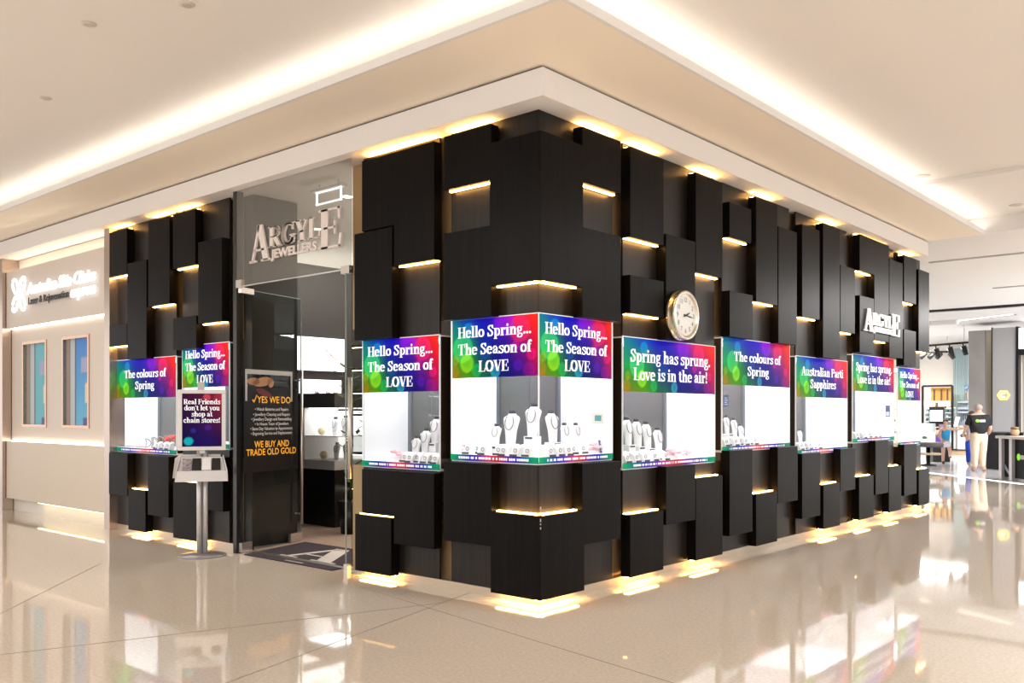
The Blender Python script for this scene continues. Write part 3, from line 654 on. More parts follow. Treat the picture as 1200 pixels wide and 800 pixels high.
t = MB().box((-.30, bs1 - .0215, 1.40), (-.18, bs1 - .0265, 1.50)).build('alarm_sticker', mat('sticker', (.62, .56, .48), .5)); tag(t, 'beige square sticker on the white inner wall of the corner bay', 'sticker')
MB().box((-.27, bs1 - .0266, 1.425), (-.20, bs1 - .028, 1.475)).build('sticker_print', mat('teal_print', (.05, .25, .25), .5), t)
W_ = 'window between the entrance and the corner'
dress('c', 'L', [(510, 519, 488, .42), (498, 530, 502, .36), (487, 536, 511, .30)], [(482, 0, .16), (491, 0, .2), (500, 0, .17), (507, 0, .2), (512, 0, .15), (476, 0, .2)], W_, zl)
flower(fp('L', fl('L', 470, 0, -.26)[0], zl, -.26), 1.2, 'pink paper flower in the window between the entrance and the corner')
W_ = 'wide window below the clock'
dress('d', 'R', [(736, 521, 489, .36), (747.5, 523, 491, .36), (759, 525, 494, .36), (772, 531, 501, .36)], [(733, 0, .14), (738, 0, .2), (744, 0, .14), (748, 0, .22), (754, 0, .15), (760, 0, .22), (765, 0, .15), (772, 0, .2), (778, 0, .15), (735, 0, .27), (756, 0, .28), (768, 0, .28)], W_, zl)
flower(fp('R', fl('R', 786, 0, -.24)[0], zl, -.24), 1.2, 'pink paper flower in the wide window below the clock')
flower(fp('R', fl('R', 803, 0, -.24)[0], zl, -.24), .7, 'small pale flower past the ring blocks in the window below the clock')
W_ = 'second clock-side window'
dress('e', 'R', [(852, 508, 487, .36), (861, 512, 490, .36), (869, 517, 497, .36)], [(849, 0, .15), (854, 0, .2), (860, 0, .15), (866, 0, .2), (872, 0, .16), (878, 0, .2), (883, 0, .16)], W_, zh)
card('info_card', 'R', 850.5, 0, .4, 1.56, .10, .13, NAVY, 'navy card high inside the second clock-side window', 0)
W_ = 'Parti Sapphires window'
dress('f', 'R', [(938, 521, 503, .36)], [(937, 0, .15), (942, 0, .2), (947, 0, .16), (953, 0, .2), (958, 0, .15)], W_, zl)
W_ = 'window under the small Argyle sign'
dress('g', 'R', [], [(1002, 0, .15), (1006, 0, .2), (1011, 0, .15), (1017, 0, .2), (1023, 0, .16), (1028, 0, .2)], W_, zh)
t = MB().box((-.21, WIN['g'][2] - .0205, 1.44), (-.15, WIN['g'][2] - .024, 1.60)).build('info_card', NAVY); tag(t, 'blue card on the inner wall of the window under the small Argyle sign', 'card')
MB().box((-.205, WIN['g'][2] - .0241, 1.45), (-.155, WIN['g'][2] - .0255, 1.51)).build('small_print', mat('pale_print'), t)
# last window: glass shelves
r = empty('glass_shelf_unit', fp('R', (WIN['h'][1] + WIN['h'][2]) / 2, zl, -.42), 'glass shelves inside the last see-through window', 'shelf unit')
for zz in (1.18, 1.36, 1.54): MB().fbox('R', WIN['h'][1] + .05, WIN['h'][2] - .05, zz, zz + .008, -.3, -.6).build('glass_shelf', mat('shelf_glass', (.55, .68, .68), .15), r)
for ss in (WIN['h'][1] + .06, WIN['h'][2] - .06): MB().fbox('R', ss - .008, ss + .008, zl, 1.62, -.58, -.6).build('upright', STEEL, r)
for i, (s, zz) in enumerate([(8.6, 1.1895), (8.85, 1.1895), (9.15, 1.1895), (8.7, 1.3695), (9.1, 1.3695)]):
    ringblock(fp('R', s, zz, -.42), YW['R'], 'small white ring block on the glass shelves of the last window', 'ring blocks in the last window', 1.3)
# window by the clinic: heap of chains, red flowers
rnd = random.Random(3)
s1_ = fl('L', 200, 0, -.3)[0]
for i in range(9):
    s = fl('L', 152 + i * 5.2, 0, -.22)[0]; c = fp('L', s, zl + .006, -.2 - .02 * (i % 3)); rr_ = .03 + .006 * i
    if i < 4: pts = [c + Vector((rr_ * 1.4 * math.cos(q), rr_ * math.sin(q), .004)) for q in [j * math.pi / 7 for j in range(14)]]
    else: pts = [c + Vector((rr_ * 1.1 * math.cos(q), .02 * math.cos(2 * q), rr_ * (1 + math.sin(q)))) for q in [j * math.pi / 8 for j in range(16)]]
    o = MB().tube(pts, .006 if i > 3 else .005, 6, closed=True).build('bracelet', mat('gold_grey', (.42, .36, .28), .3, .7) if i % 2 else CHAIN)
    tag(o, 'bangle or chain in the jewellery heap of the window nearest the clinic', 'bracelet', 'jewellery heap in the window nearest the clinic')
dress('a', 'L', [], [(186, 0, .15), (193, 0, .17), (199, 0, .14)], 'window nearest the clinic', zl)
RED = mat('red_petal', (.75, .04, .02), .5)
for u, dz in ((195, .0), (201.5, .02)):
    c = fp('L', fl('L', u, 0, -.34)[0], zl, -.34); r = empty('red_flower', c, 'red flower behind the jewellery heap in the window nearest the clinic, %s' % ('nearer the clinic' if u < 198 else 'nearer the shop door'), 'flower')
    m = MB(); [m.ball(c + Vector((.032 * math.cos(a), .02 * math.sin(a), .11 + dz + .02 * math.sin(2.3 * a))), .028, .02, .024, 8) for a in [j * math.pi / 3 for j in range(6)]]; m.build('bloom', RED, r)
    MB().tube([c, c + Vector((.01, 0, .05)), c + Vector((0, 0, .11 + dz))], .006, 6).build('stem', mat('dark_stem', (.03, .03, .03), .5), r)

# ================================================================ ENTRANCE AND SHOP INTERIOR
struct('floor_shop', MB().box((-9.4, .17, 0), (-.7, 9.3, .006)), mat('carpet', (.34, .245, .19), .95, noise=((.42, .31, .25), (40, 40, 40), 3)), 'brown carpet inside the shop')
struct('ceiling_shop', MB().box((-9.5, .03, 3.93), (-.15, REND - .1, 3.98)), mat('shop_ceiling', (.78, .76, .72), .8), 'pale ceiling inside the shop')
m = MB(); m.box((-4.46, .17, 0), (-4.42, .95, 3.92)); m.box((LBEG, .92, 0), (-4.46, .95, 3.92)); m.box((LBEG, .24, 2.4), (-4.46, .26, 3.92)); m.box((-4.42, .22, 0), (-4.22, .24, 3.92)); struct('wall_shop_1', m, DARKW, 'black partition behind the windows near the clinic')
struct('wall_shop_2', MB().box((-6.1, .95, 0), (-6.0, 9.3, 3.55)), DARKW, 'dark display wall inside the shop')
struct('wall_shop_3', MB().box((-9.5, 9.3, 0), (-.72, 9.4, 3.93)), mat('brown_wall', (.10, .065, .04), .5), 'brown end wall inside the shop')
struct('wall_shop_4', MB().box((-9.5, .95, 0), (-9.4, 9.3, 3.93)), WHITE, 'pale far wall inside the shop')
struct('door_3', MB().box((DL, .0, 2.835), (DR, .012, SOFZ)), TRANS, 'glass panel over the shop entrance')
m = MB().box((DL, -.003, 2.825), (DR, .015, 2.835)); struct('trim_13', m, mat('steel_line', (.55, .54, .53), .3, .3), 'bright lower edge of the glass over the entrance')
HA = Vector((DL + .02, .03, 0)); LA = Vector((-.268, .963, 0)).normalized(); LN = LA.cross(UP)
dz0, dz1 = .012, 2.815
door = empty('door_1', HA, 'left glass door leaf swung inward with black decal', 'structure', kind='structure')
MB().obox(HA + LA * .5 + UP * (dz0 + dz1) / 2, LA, LN, UP, .5, .005, (dz1 - dz0) / 2).build('glass_leaf', GLASSG, door)
def pl(u, v, p0, n):
    d = ray(u, v); t = (Vector(p0) - CAM).dot(n) / d.dot(n); return CAM + d * t
def lf(u, v): q = pl(u, v, HA, LN) - HA; return q.dot(LA), q.z
def lq(t, z, o=.007): return HA + LA * t + UP * z + LN * o
for t0 in (.93,):
    for sd in (1, -1):
        za, zb = lf(356, 612)[1], lf(356, 434)[1]
        m = MB(); m.tube([lq(t0, za, .07 * sd), lq(t0, zb, .07 * sd)], .016, 10); m.tube([lq(t0, za + .12, 0), lq(t0, za + .12, .07 * sd)], .009, 8); m.tube([lq(t0, zb - .12, 0), lq(t0, zb - .12, .07 * sd)], .009, 8); m.build('pull_handle', STEEL, door)
MB().obox(lq(.09, 2.80, 0), LA, LN, UP, .10, .02, .03).build('patch_fitting', STEEL, door); MB().obox(lq(.9, .06, 0), LA, LN, UP, .10, .02, .05).build('patch_fitting', STEEL, door); MB().obox(lq(.08, .06, 0), LA, LN, UP, .08, .02, .05).build('patch_fitting', STEEL, door)
e = MB(); e.obox(lq(1.0, 1.41, 0), LA, LN, UP, .003, .0055, 1.40); e.obox(lq(.5, dz1, 0), LA, LN, UP, .5, .0055, .003); e.build('edge_trim', DEDGE, door)
t0, t1 = .045, lf(348.5, 500)[0]; zA, zB = lf(345, 549)[1], lf(285, 452)[1]
dec = MB(); dec.quad([lq(t0, zA), lq(t1, zA), lq(t1, zB), lq(t0, zB)])
MB().obox(lq((t0 + t1) / 2, (zA + zB) / 2, .0075), LA, LN, UP, (t1 - t0) / 2, .001, (zB - zA) / 2).build('decal', mat('decal_black', (.006, .006, .007), .25), door)
dd = door.children[-1]; dd['label'] = 'black service decal with gold lettering'
GOLD = mat('gold_lettering', (.80, .36, .015), .5, emit=(.9, .42, .03), es=.25); GREYT = mat('grey_lettering', (.55, .50, .46), .5, emit=(.6, .55, .5), es=.15)
m = MB(); g2 = MB(); tc = (t0 + t1) / 2; wdt = t1 - t0
zy = lf(312, 472)[1]; sans(m, 'YES WE DO', lq(tc + .04 * wdt, zy, .0095), LA, UP, .075, .62 * wdt, bold=.012)
m.quad([lq(tc - .36 * wdt, zy + .03, .0095), lq(tc - .34 * wdt, zy + .04, .0095), lq(tc - .325 * wdt, zy + .02, .0095), lq(tc - .33 * wdt, zy, .0095)]); m.quad([lq(tc - .335 * wdt, zy, .0095), lq(tc - .32 * wdt, zy + .005, .0095), lq(tc - .27 * wdt, zy + .085, .0095), lq(tc - .285 * wdt, zy + .085, .0095)])
for i, (tx, ww, vv) in enumerate([('Watch Batteries and Repairs', .62, 481), ('Jewellery Cleaning and Repairs', .68, 487), ('Jewellery Design and Remodelling', .74, 492.5), ('In House Team of Jewellers', .62, 498), ('Same Day Valuation by Appointment', .78, 503.5), ('Engraving Service and Replacement', .76, 509)]):
    sans(g2, '\u2022 ' + tx, lq(tc, lf(314, vv)[1], .0095), LA, UP, .034, ww * wdt, bold=.01)
sans(m, 'WE BUY AND', lq(tc, lf(314, 523.5)[1], .0095), LA, UP, .072, .64 * wdt, bold=.015); sans(m, 'TRADE OLD GOLD', lq(tc, lf(314, 532.5)[1], .0095), LA, UP, .072, .92 * wdt, bold=.015)
m.build('lettering', GOLD, dd); g2.build('small_print', GREYT, dd)
# picture above the decal: a hand resting in a dark red sleeve, in a pale frame
zp0, zp1 = zB - .16, lf(285, 432)[1]; m = MB()
for a, c, z0_, z1_ in ((t0 + .02, t1 - .1, zp1 - .05, zp1), (t0 + .02, t0 + .05, zp0, zp1 - .05), (t1 - .13, t1 - .1, zp0, zp1 - .05)): m.obox(lq((a + c) / 2, (z0_ + z1_) / 2, .0085), LA, LN, UP, (c - a) / 2, .001, (z1_ - z0_) / 2)
pf = m.build('picture_frame', mat('pale_frame', (.45, .47, .46), .5), door)
zc = zp1 - .13; m = MB(); tcx = t0 + .33 * wdt
fan = lambda cx, cz, rx, rz, n=20, a=0: [lq(cx + rx * math.cos(q) * math.cos(a) - rz * math.sin(q) * math.sin(a), cz + rx * math.cos(q) * math.sin(a) + rz * math.sin(q) * math.cos(a), .0098) for q in [2 * math.pi * k / n for k in range(n)]]
m.quad(fan(tcx, zc, .16, .05, 20, .15)); m.quad(fan(tcx + .13, zc - .01, .05, .05)); m.quad(fan(tcx - .15, zc + .0, .1, .04)); m.build('printed_hand', mat('print_skin', (.42, .22, .11), .5), pf)
m = MB(); m.quad([p + LN * .0004 for p in fan(tcx + .02, zc - .12, .13, .035, 20, -.25)]); m.build('printed_sleeve', mat('print_red', (.13, .012, .025), .5), pf)
door2 = empty('door_2', (DR - .02, .03, 0), 'right glass door leaf swung inward beside the first panel', 'structure', kind='structure')
hb = Vector((DR - .025, .03, 0)); ra = Vector((-.02, 1, 0)).normalized(); rn_ = ra.cross(UP)
MB().obox(hb + ra * .5 + UP * 1.41, ra, rn_, UP, .5, .005, 1.40).build('glass_leaf', GLASSG, door2)
hx = fl('L', 411, 500, .02)[0]
MB().tube([(hx, -.03, fl('L', 411, 561, .03)[1]), (hx, -.03, fl('L', 411, 442, .03)[1])], .022, 12).build('pull_handle', STEEL, door2)
MB().box((DR - .09, -.012, .0), (DR - .03, .03, .09)).build('patch_fitting', STEEL, door2); MB().box((DR - .13, -.014, 2.79), (DR - .005, .035, 2.86)).build('patch_fitting', STEEL, door2)
MB().box((DL + .0, -.014, 2.82), (DL + .10, .03, 2.90)).build('patch_fitting', STEEL, door2)
MB().box((DR - .075, -.004, .09), (DR - .068, .008, 2.8)).build('edge_trim', DEDGE, door2)
struct('trim_14', MB().box((DL, .14, 0), (DR, .2, .012)), STEEL, 'steel threshold strip at the entrance')
# mat
q = [Vector((-4.03, .0, .001)), Vector((-2.55, .005, .001)), Vector((-2.72, 1.0, .001)), Vector((-4.3, .97, .001))]
mt = MB().prism([p for p in q], (0, 0, .009)).build('entrance_mat', mat('mat_plum', (.032, .020, .030), .95, noise=((.042, .028, .04), (80, 80, 80), 2))); tag(mt, 'dark plum entrance mat with a large white letter A', 'mat')
f1, f2, ap = gr(337, 651.3, .012), gr(377, 658.3, .012), gr(401, 643.5, .012)
ri, up_ = (f2 - f1) / .45, (ap - (f1 + f2) / 2 - (f2 - f1) / .45 * 0.0) / .72
m = MB(); polys, wd = serif_polys('A'); o0 = f1 - ri * .1
for p in polys: m.quad([o0 + ri * (a - .5 * 0) + up_ * b for a, b in p])
m.build('lettering', mat('mat_white', (.62, .58, .55), .9), mt)
a, c = gr(308, 648.3, .0115), gr(392, 663.2, .0115); d = (c - a); n = Vector((-d.y, d.x, 0)).normalized() * .016
MB().quad([a, c, c + n, a + n]).build('pink_line', mat('mat_pink', (.42, .08, .2), .9), mt)
a, c = gr(333, 656.2, .0115), gr(354, 659.9, .0115); d = (c - a); n = Vector((-d.y, d.x, 0)).normalized() * .03
m = MB(); [m.quad([a + d * (i / 9), a + d * ((i + .7) / 9), a + d * ((i + .7) / 9) + n, a + d * (i / 9) + n]) for i in range(9)]; m.build('small_print', mat('mat_white'), mt)

def argyle(fc, uA, uE, zb, zt, zsb, zst, o, depth, name, label, jw):
    s0, s1 = fl(fc, uA, 300, o)[0], fl(fc, uE, 300, o)[0]; W = s1 - s0; R_ = FR[fc]; m = MB()
    sx = W / 4.0
    P = lambda s, z: fp(fc, s, z, o)
    big, sml = (zt - zb) / .72, (zst - zsb) / .72
    wA = .68 * sx * 1.55
    serif(m, 'A', P(s0, zb), R_, UP, W * .235 / .68, big, depth, 'L')
    x = s0 + W * .225
    for ch, ww in (('R', .145), ('G', .155), ('Y', .145), ('L', .125)):
        serif(m, ch, P(x, zsb), R_, UP, W * ww / GL[ch][0], sml, depth, 'L'); x += W * ww * .98
    serif(m, 'E', P(s1 - W * .225, zb), R_, UP, W * .225 / .57, big, depth, 'L')
    r = empty(name, P((s0 + s1) / 2, zb), label, 'sign'); SL = mat('sign_letter', (.74, .66, .62), .4) if fc == 'L' else mat('sign_white_emissive', (.85, .83, .82), .4, emit=(1, .98, .97), es=.3); m.build('letters', SL, r)  # small sign: brightness put into the letter colour by emission
    m = MB(); sans(m, 'JEWELLERS', P(s0 + W * .5, zb + .01), R_, UP, (zsb - zb) * .72, W * .50, depth * .8, bold=.03); m.build('small_letters', SL, r)
    return r
argyle('L', 292.5, 400, 3.045, 3.42, 3.165, 3.375, .035, .02, 'shop_sign', 'large white Argyle Jewellers lettering on the glass above the entrance', .5)
zb_, zt_ = fl('R', 1035, 390.8, .03)[1], fl('R', 1035, 365, .03)[1]; hh = zt_ - zb_
argyle('R', 1014, 1055, zb_, zt_, zb_ + hh * .32, zb_ + hh * .86, .03, .02, 'shop_sign', 'small white Argyle Jewellers lettering on the black panels near the far end', .5)

# exit sign frame, downlights in the shop
a, c = fl('L', 371, 243, -.6), fl('L', 400, 218, -.6); zz0, zz1 = a[1], c[1]
r = empty('exit_sign', ((a[0] + c[0]) / 2, .6, zz0), 'thin glowing white rectangular frame hanging behind the entrance glass', 'hanging sign')
m = MB(); b_ = .013
zf0, zf1 = fl('L', 371, 241, -.6)[1], fl('L', 371, 226, -.6)[1]
m.box((a[0], 0.59, zf0), (c[0], 0.61, zf0 + b_)); m.box((a[0], 0.59, zf1 - b_), (c[0], 0.61, zf1)); m.box((a[0], 0.59, zf0), (a[0] + b_, 0.61, zf1)); m.box((c[0] - b_, 0.59, zf0), (c[0], 0.61, zf1)); m.build('lit_frame', mat('frame_glow', (.9, 1, 1), .5, emit=(.85, .97, 1), es=1.2), r)
MB().box((a[0] - .05, 0.56, zf1 + .001), (c[0] + .05, 0.64, zf1 + .03)).build('mounting_bar', WHITE, r)
m = MB(); [m.tube([(x, .6, zf1 + .03), (x, .6, 3.93)], .006, 6) for x in (a[0] + .05, c[0] - .05)]; m.build('hanger', STEEL, r)
for i, (u, v) in enumerate([(407, 230), (371, 268)]):
    p = gr(u, v, 3.928); r = empty('downlight', p, 'round white downlight in the shop ceiling, %s' % ('beside the hanging frame' if i == 0 else 'behind the sign letters'), 'light')
    MB().lathe(p, [(.07, -.004), (.075, 0)], 20).build('trim_ring', WHITE, r); MB().lathe(p + Vector((0, 0, -.006)), [(.05, -.002), (.055, 0)], 20).build('lamp', mat('bulb', (1, 1, 1), .5, emit=(1, .95, .85), es=12), r)
# lit picture and niche on the dark wall
XW = -6.0
def wx(u, v): d = ray(u, v); t = (XW - CAM.x) / d.x; p = CAM + d * t; return p.y, p.z
y0, zt = wx(342.5, 393.5); y1, _ = wx(401, 399); zb = wx(342.5, 433)[1]
r = empty('picture_lightbox', (XW, (y0 + y1) / 2, zb), 'glowing white picture of a jewellery sketch on the dark wall inside', 'picture')
MB().box((XW, y0, zb), (XW + .05, y1, zt)).build('lit_face', mat('lightbox', (.95, .95, .97), .5, emit=(.97, .98, 1), es=1.0), r)
m = MB(); rnd = random.Random(5)
for k in range(7):
    cy, cz = y0 + (.30 + .06 * k) * (y1 - y0), zb + (.38 + .05 * (k % 3)) * (zt - zb)
    m.tube([(XW + .052, cy + .09 * math.cos(q), cz + (.05 + .008 * (k % 3)) * math.sin(q)) for q in [j * math.pi / 8 for j in range(16)]], .003, 5, closed=True)
m.tube([(XW + .052, y0 + .55 * (y1 - y0), zb + .75 * (zt - zb)), (XW + .052, y0 + .85 * (y1 - y0), zb + .3 * (zt - zb))], .008, 6); m.build('sketch', mat('sketch_tan', (.55, .48, .40), .6), r)
y0n, ztn = wx(350, 444); y1n = wx(399, 450)[0]; zbn = wx(350, 461)[1]
r = empty('wall_niche', (XW, (y0n + y1n) / 2, zbn), 'narrow lit niche below the glowing picture', 'niche')
MB().box((XW, y0n, zbn), (XW + .02, y1n, ztn)).build('lit_back', mat('niche_glow', (.9, .9, .9), .5, emit=(.95, .97, 1), es=.7), r); MB().box((XW, y0n - .02, zbn - .02), (XW + .12, y1n + .02, zbn)).build('shelf', DARK, r)
for k, (t_, h_) in enumerate(((.35, .07), (.62, .05), (.8, .06))):
    ringblock(Vector((XW + .07, y0n + t_ * (y1n - y0n), zbn + .0005)), YW['R'], 'ring block on the niche shelf inside the shop', 'ring blocks in the niche', .9)
# display tower
tx0, tx1, ty0, ty1 = -5.78, -5.08, 2.0, 2.62
r = empty('display_tower', ((tx0 + tx1) / 2, (ty0 + ty1) / 2, .006), 'black and glass display tower with lit white shelves inside the entrance', 'display case')
MB().box((tx0, ty0, .006), (tx1, ty1, .75)).build('base', DARK, r, .004); MB().box((tx0 - .01, ty0 - .01, .75), (tx1 + .01, ty1 + .01, .87)).build('tray', mat('tray_grey', (.55, .55, .57), .4), r, .003)
MB().box((tx0 + .02, ty1 - .03, .87), (tx1 - .02, ty1 - .01, 1.52)).build('back_panel', mat('lit_panel', (.92, .90, .87), .5, emit=(1, .97, .92), es=.45), r)
MB().box((tx0 + .06, ty0 + .06, 1.548), (tx1 - .06, ty1 - .1, 1.559)).build('case_light', mat('case_lamp_dim'), r)
MB().box((tx0, ty0 + .02, .87), (tx0 + .02, ty1 - .03, 1.6)).build('side_panel', WHITE, r)
for zz in (1.18,): MB().box((tx0 + .02, ty0 + .03, zz), (tx1 - .01, ty1 - .03, zz + .012)).build('shelf', WHITE, r)
MB().box((tx0, ty0, 1.56), (tx1, ty1, 1.75)).build('top', mat('tower_top', (.10, .10, .11), .4), r); MB().box((tx0 + .02, ty0, .87), (tx1, ty0 + .006, 1.56)).build('front_glass', GLASS, r); MB().box((tx1 - .006, ty0 + .01, .87), (tx1, ty1 - .03, 1.56)).build('side_glass', GLASS, r)
for i, (fx, zz, h) in enumerate([(.45, 1.193, .24), (.75, 1.193, .26), (.5, .871, .22), (.8, .871, .24)]):
    bust(Vector((tx0 + fx * .7, ty0 + .3, zz)), h, 0, 'white bust on the %s shelf of the display tower' % ('upper' if zz > 1 else 'lower'), 'busts on the %s tower shelf' % ('upper' if zz > 1 else 'lower'))
for i, (fx, zz) in enumerate([(.2, 1.193), (.26, .871)]):
    c = Vector((tx0 + fx * .7, ty0 + .22, zz)); o = MB().ball(c + Vector((0, 0, .055)), .06, .05, .055).build('shell_ornament', mat('shell', (.80, .66, .42), .5), loc=c); tag(o, 'cream shell ornament on the %s shelf of the display tower' % ('upper' if zz > 1 else 'lower'), 'ornament')
# lit timber shelving seen through the gap by the entrance
s = fl('L', 419, 480, -3)[0]
SY = (2.3, 4.6)
for k, (xc, lab) in enumerate(((fl('L', 415, 480, -2.3)[0] + .45, 'timber shelving with glowing edges deep behind the entrance gap'), (fl('L', 522, 480, -4.6)[0] + .1, 'timber shelving with glowing edges deep behind the corner gap'))):
    r = empty('timber_shelving', (xc, SY[k] + .1, .006), lab, 'shelf unit')
    MB().box((xc - .45, SY[k] + .2, .006), (xc + .45, SY[k] + .24, 2.6)).build('back_panel', mat('orange_timber', (.42, .19, .05), .5, noise=((.30, .12, .03), (3, 3, 18), 3)), r)
    for zz in (.5, .95, 1.45, 1.75, 2.05, 2.35):
        sh = MB().box((xc - .45, SY[k] - .05, zz), (xc + .45, SY[k] + .2, zz + .03)).build('shelf', mat('dark_timber', (.05, .025, .012), .5), r); MB().box((xc - .44, SY[k] - .04, zz - .008), (xc + .44, SY[k] - .025, zz - .001)).build('light_strip', LEDW, sh)
    p = Vector((xc + .1, SY[k] - .5, .006)); pr_ = empty('potted_plant', p, 'leafy green plant in front of the timber shelving behind the %s gap' % ('entrance' if k == 0 else 'corner'), 'plant')
    MB().lathe(p, [(.12, 0), (.16, .4), (.15, .4)], 16).build('pot', DARK, pr_); m = MB(); rnd = random.Random(k)
    for j in range(60):
        a = rnd.uniform(0, 6.28); rr_ = rnd.uniform(.05, .35); z = rnd.uniform(.5, 2.1); c = p + Vector((math.cos(a) * rr_, math.sin(a) * rr_ * .7, z)); d = Vector((math.cos(a), math.sin(a), rnd.uniform(-.4, .6))).normalized() * .09; n = d.cross(UP).normalized() * .03
        m.quad([c - d, c + n, c + d, c - n])
    m.tube([p + Vector((0, 0, .38)), p + Vector((.03, 0, 1.2)), p + Vector((0, .02, 2.0))], .015, 6); m.build('leaves', mat('leaf_green', (.05, .10, .015), .6), pr_)
struct('wall_end', MB().box((-.70, REND - .1, 0), (-.12, REND - .02, .98)), RECESS, 'dark return at the far end of the shop front')

# ================================================================ CLOCK
sC, zC = fl('R', 804.6, 369.3, .09); c0 = Vector((.002, sC, zC)); RX = Matrix(((0, 0, 1), (1, 0, 0), (0, 1, 0)))
r = empty('wall_clock', c0, 'round gilt wall clock on the black panel above the Spring has sprung window', 'clock')
CR_ = .232
MB().lathe(c0, [(CR_ * .96, 0), (CR_, .012), (CR_ * .99, .03), (CR_ * .93, .055), (CR_ * .955, .07), (CR_ * .93, .088), (CR_ * .84, .09), (CR_ * .82, .075), (.01, .075)], 48, M=RX).build('case', mat('gilt', (.66, .57, .42), .25, .85), r)
MB().lathe(c0 + Vector((.0755, 0, 0)), [(CR_ * .82, 0), (CR_ * .80, .001), (.01, .001)], 48, M=RX).build('dial', mat('dial_white', (.82, .82, .80), .5), r)
MB().lathe(c0 + Vector((.0765, 0, 0)), [(CR_ * .97, .010), (CR_ * .97, .016), (CR_ * .86, .018), (CR_ * .86, .010), (CR_ * .97, .010)], 48, M=RX, caps=False).build('bezel', mat('pale_bezel', (.75, .72, .66), .25, .8), r)
m = MB(); BK = mat('clock_black', (.02, .02, .02), .5)
for h in range(1, 13):
    a = math.radians(90 - 30 * h); sans(m, str(h), c0 + Vector((.0785, math.cos(a) * .143, math.sin(a) * .143 - .020)), (0, 1, 0), UP, .042, bold=.01)
m.build('numerals', mat('clock_grey', (.16, .16, .16), .5), r)
def hand(ang, l, wd, name):
    a = math.radians(90 - ang); d = Vector((0, math.cos(a), math.sin(a))); n = Vector((0, -math.sin(a), math.cos(a))); c = c0 + Vector((.081, 0, 0))
    MB().prism([c - d * .04 - n * wd, c + d * l * .6 - n * wd * 1.3, c + d * l, c + d * l * .6 + n * wd * 1.3, c - d * .04 + n * wd], (.002, 0, 0)).build(name, BK, r)
hand(69, .085, .006, 'hour_hand'); hand(97, .135, .0045, 'minute_hand')
MB().lathe(c0 + Vector((.083, 0, 0)), [(.009, 0), (.009, .003), (.002, .004)], 14, M=RX).build('centre_cap', BK, r)

# ================================================================ LITERATURE STAND
B = gr(237, 651); B.z = 0; sr = (CR * math.cos(.30) + CF * math.sin(.30)).normalized(); sn_ = sr.cross(UP)
r = empty('literature_stand', B, 'silver floor stand holding a framed poster and brochure tray before the entrance', 'poster stand')
S = lambda x, y, z: B + sr * x + sn_ * y + UP * z
MB().lathe(B, [(.24, 0), (.245, .008), (.235, .018), (.10, .03), (.02, .032)], 40).build('base', mat('stand_base', (.30, .28, .28), .35, .5), r)
m = MB(); m.tube([S(-.028, 0, .03), S(-.028, 0, 1.12)], .028, 14); m.tube([S(.028, 0, .03), S(.028, 0, 1.12)], .028, 14); m.build('pole', SILVER, r); MB().obox(S(0, .02, .56), sr, sn_, UP, .006, .008, .53).build('pole_groove', mat('groove', (.12, .12, .13), .4), r)
def frame(cx, cy, ang, nm, poster):
    fr_ = (sr * math.cos(ang) + sn_ * math.sin(ang)).normalized(); fn_ = fr_.cross(UP); c = S(cx, cy, 1.42); m = MB(); hw, hh_ = .235, .315
    for a, z, x_, y_ in ((0, hh_ - .02, hw, .02), (0, -hh_ + .02, hw, .02), (-hw + .02, 0, .02, hh_ - .04), (hw - .02, 0, .02, hh_ - .04)): m.obox(c + fr_ * a + UP * z, fr_, fn_, UP, x_, .012, y_)
    f_ = m.build(nm, mat('frame_silver', (.72, .70, .70), .35, .2), r, .003)
    MB().obox(c - fn_ * .004, fr_, fn_, UP, hw - .02, .006, hh_ - .02).build('backing', mat('backing', (.4, .4, .42), .5), f_)
    if poster:
        T_ = [(.35, .03, .18), (.25, .02, .22), (.16, .05, .25), (.55, .16, .25), (.72, .25, .35), (.45, .1, .2)]
        K = [(.62, .93, .07, (.8, .3, .38), .8), (.92, .9, .1, (.65, .2, .3), .6), (.28, .3, .05, (.2, .25, .75), .5), (.65, .36, .06, (.35, .15, .7), .5), (.16, .1, .085, (.05, .68, .72), 1.0)]
        def fn(u, v):
            b0 = [.05 + .10 * u, .02 + .01 * u, .24 + .12 * math.sin(3 * u)]; t0_ = [.22 + .38 * u * u, .03 + .1 * u, .22 - .02 * u]; w0 = min(1, max(0, v * 1.25 - .15)); cc = [b0[k] * (1 - w0) + t0_[k] * w0 for k in range(3)]
            for x, y, q, col, al in K:
                d = math.hypot((u - x) * .66, v - y) / q
                if d < 1: al2 = al * min(1, (1 - d) / .15); cc = [cc[k] * (1 - al2) + col[k] * al2 for k in range(3)]
            return srgb(*cc)
        pw, ph = .39, .55; o_ = c - fr_ * pw / 2 - UP * ph / 2 + fn_ * .005
        ps = sheet('poster', o_, fr_, UP, pw, ph, fn, PRINTD, f_, 40, 56, .001); m = MB()
        wm = serif_polys('chain stores!')[1]
        for i, l in enumerate(['Real Friends', "don't let you", 'shop at', 'chain stores!']): serif(m, l, o_ + fr_ * pw * .5 + UP * (ph * .80 - i * .064) + fn_ * .0015, fr_, UP, pw * .93 / wm, .052 / .72)
        m.build('lettering', INK, ps)
frame(-.0, .055, 0, 'poster_frame', True); frame(-.03, -.05, .35, 'rear_frame', False)
MB().obox(S(0, .0, 1.40), sr, sn_, UP, .03, .03, .33).build('upright', SILVER, r, .004); MB().obox(S(-.01, .03, 1.77), sr, sn_, UP, .035, .02, .045).build('clip', mat('clip_grey', (.55, .52, .5), .4), r, .006)
m = MB(); P = [(-.20, 1.03), (.20, 1.03), (.245, .80), (-.245, .80)]
TRAYW = mat('tray_white', (.72, .70, .71), .4)
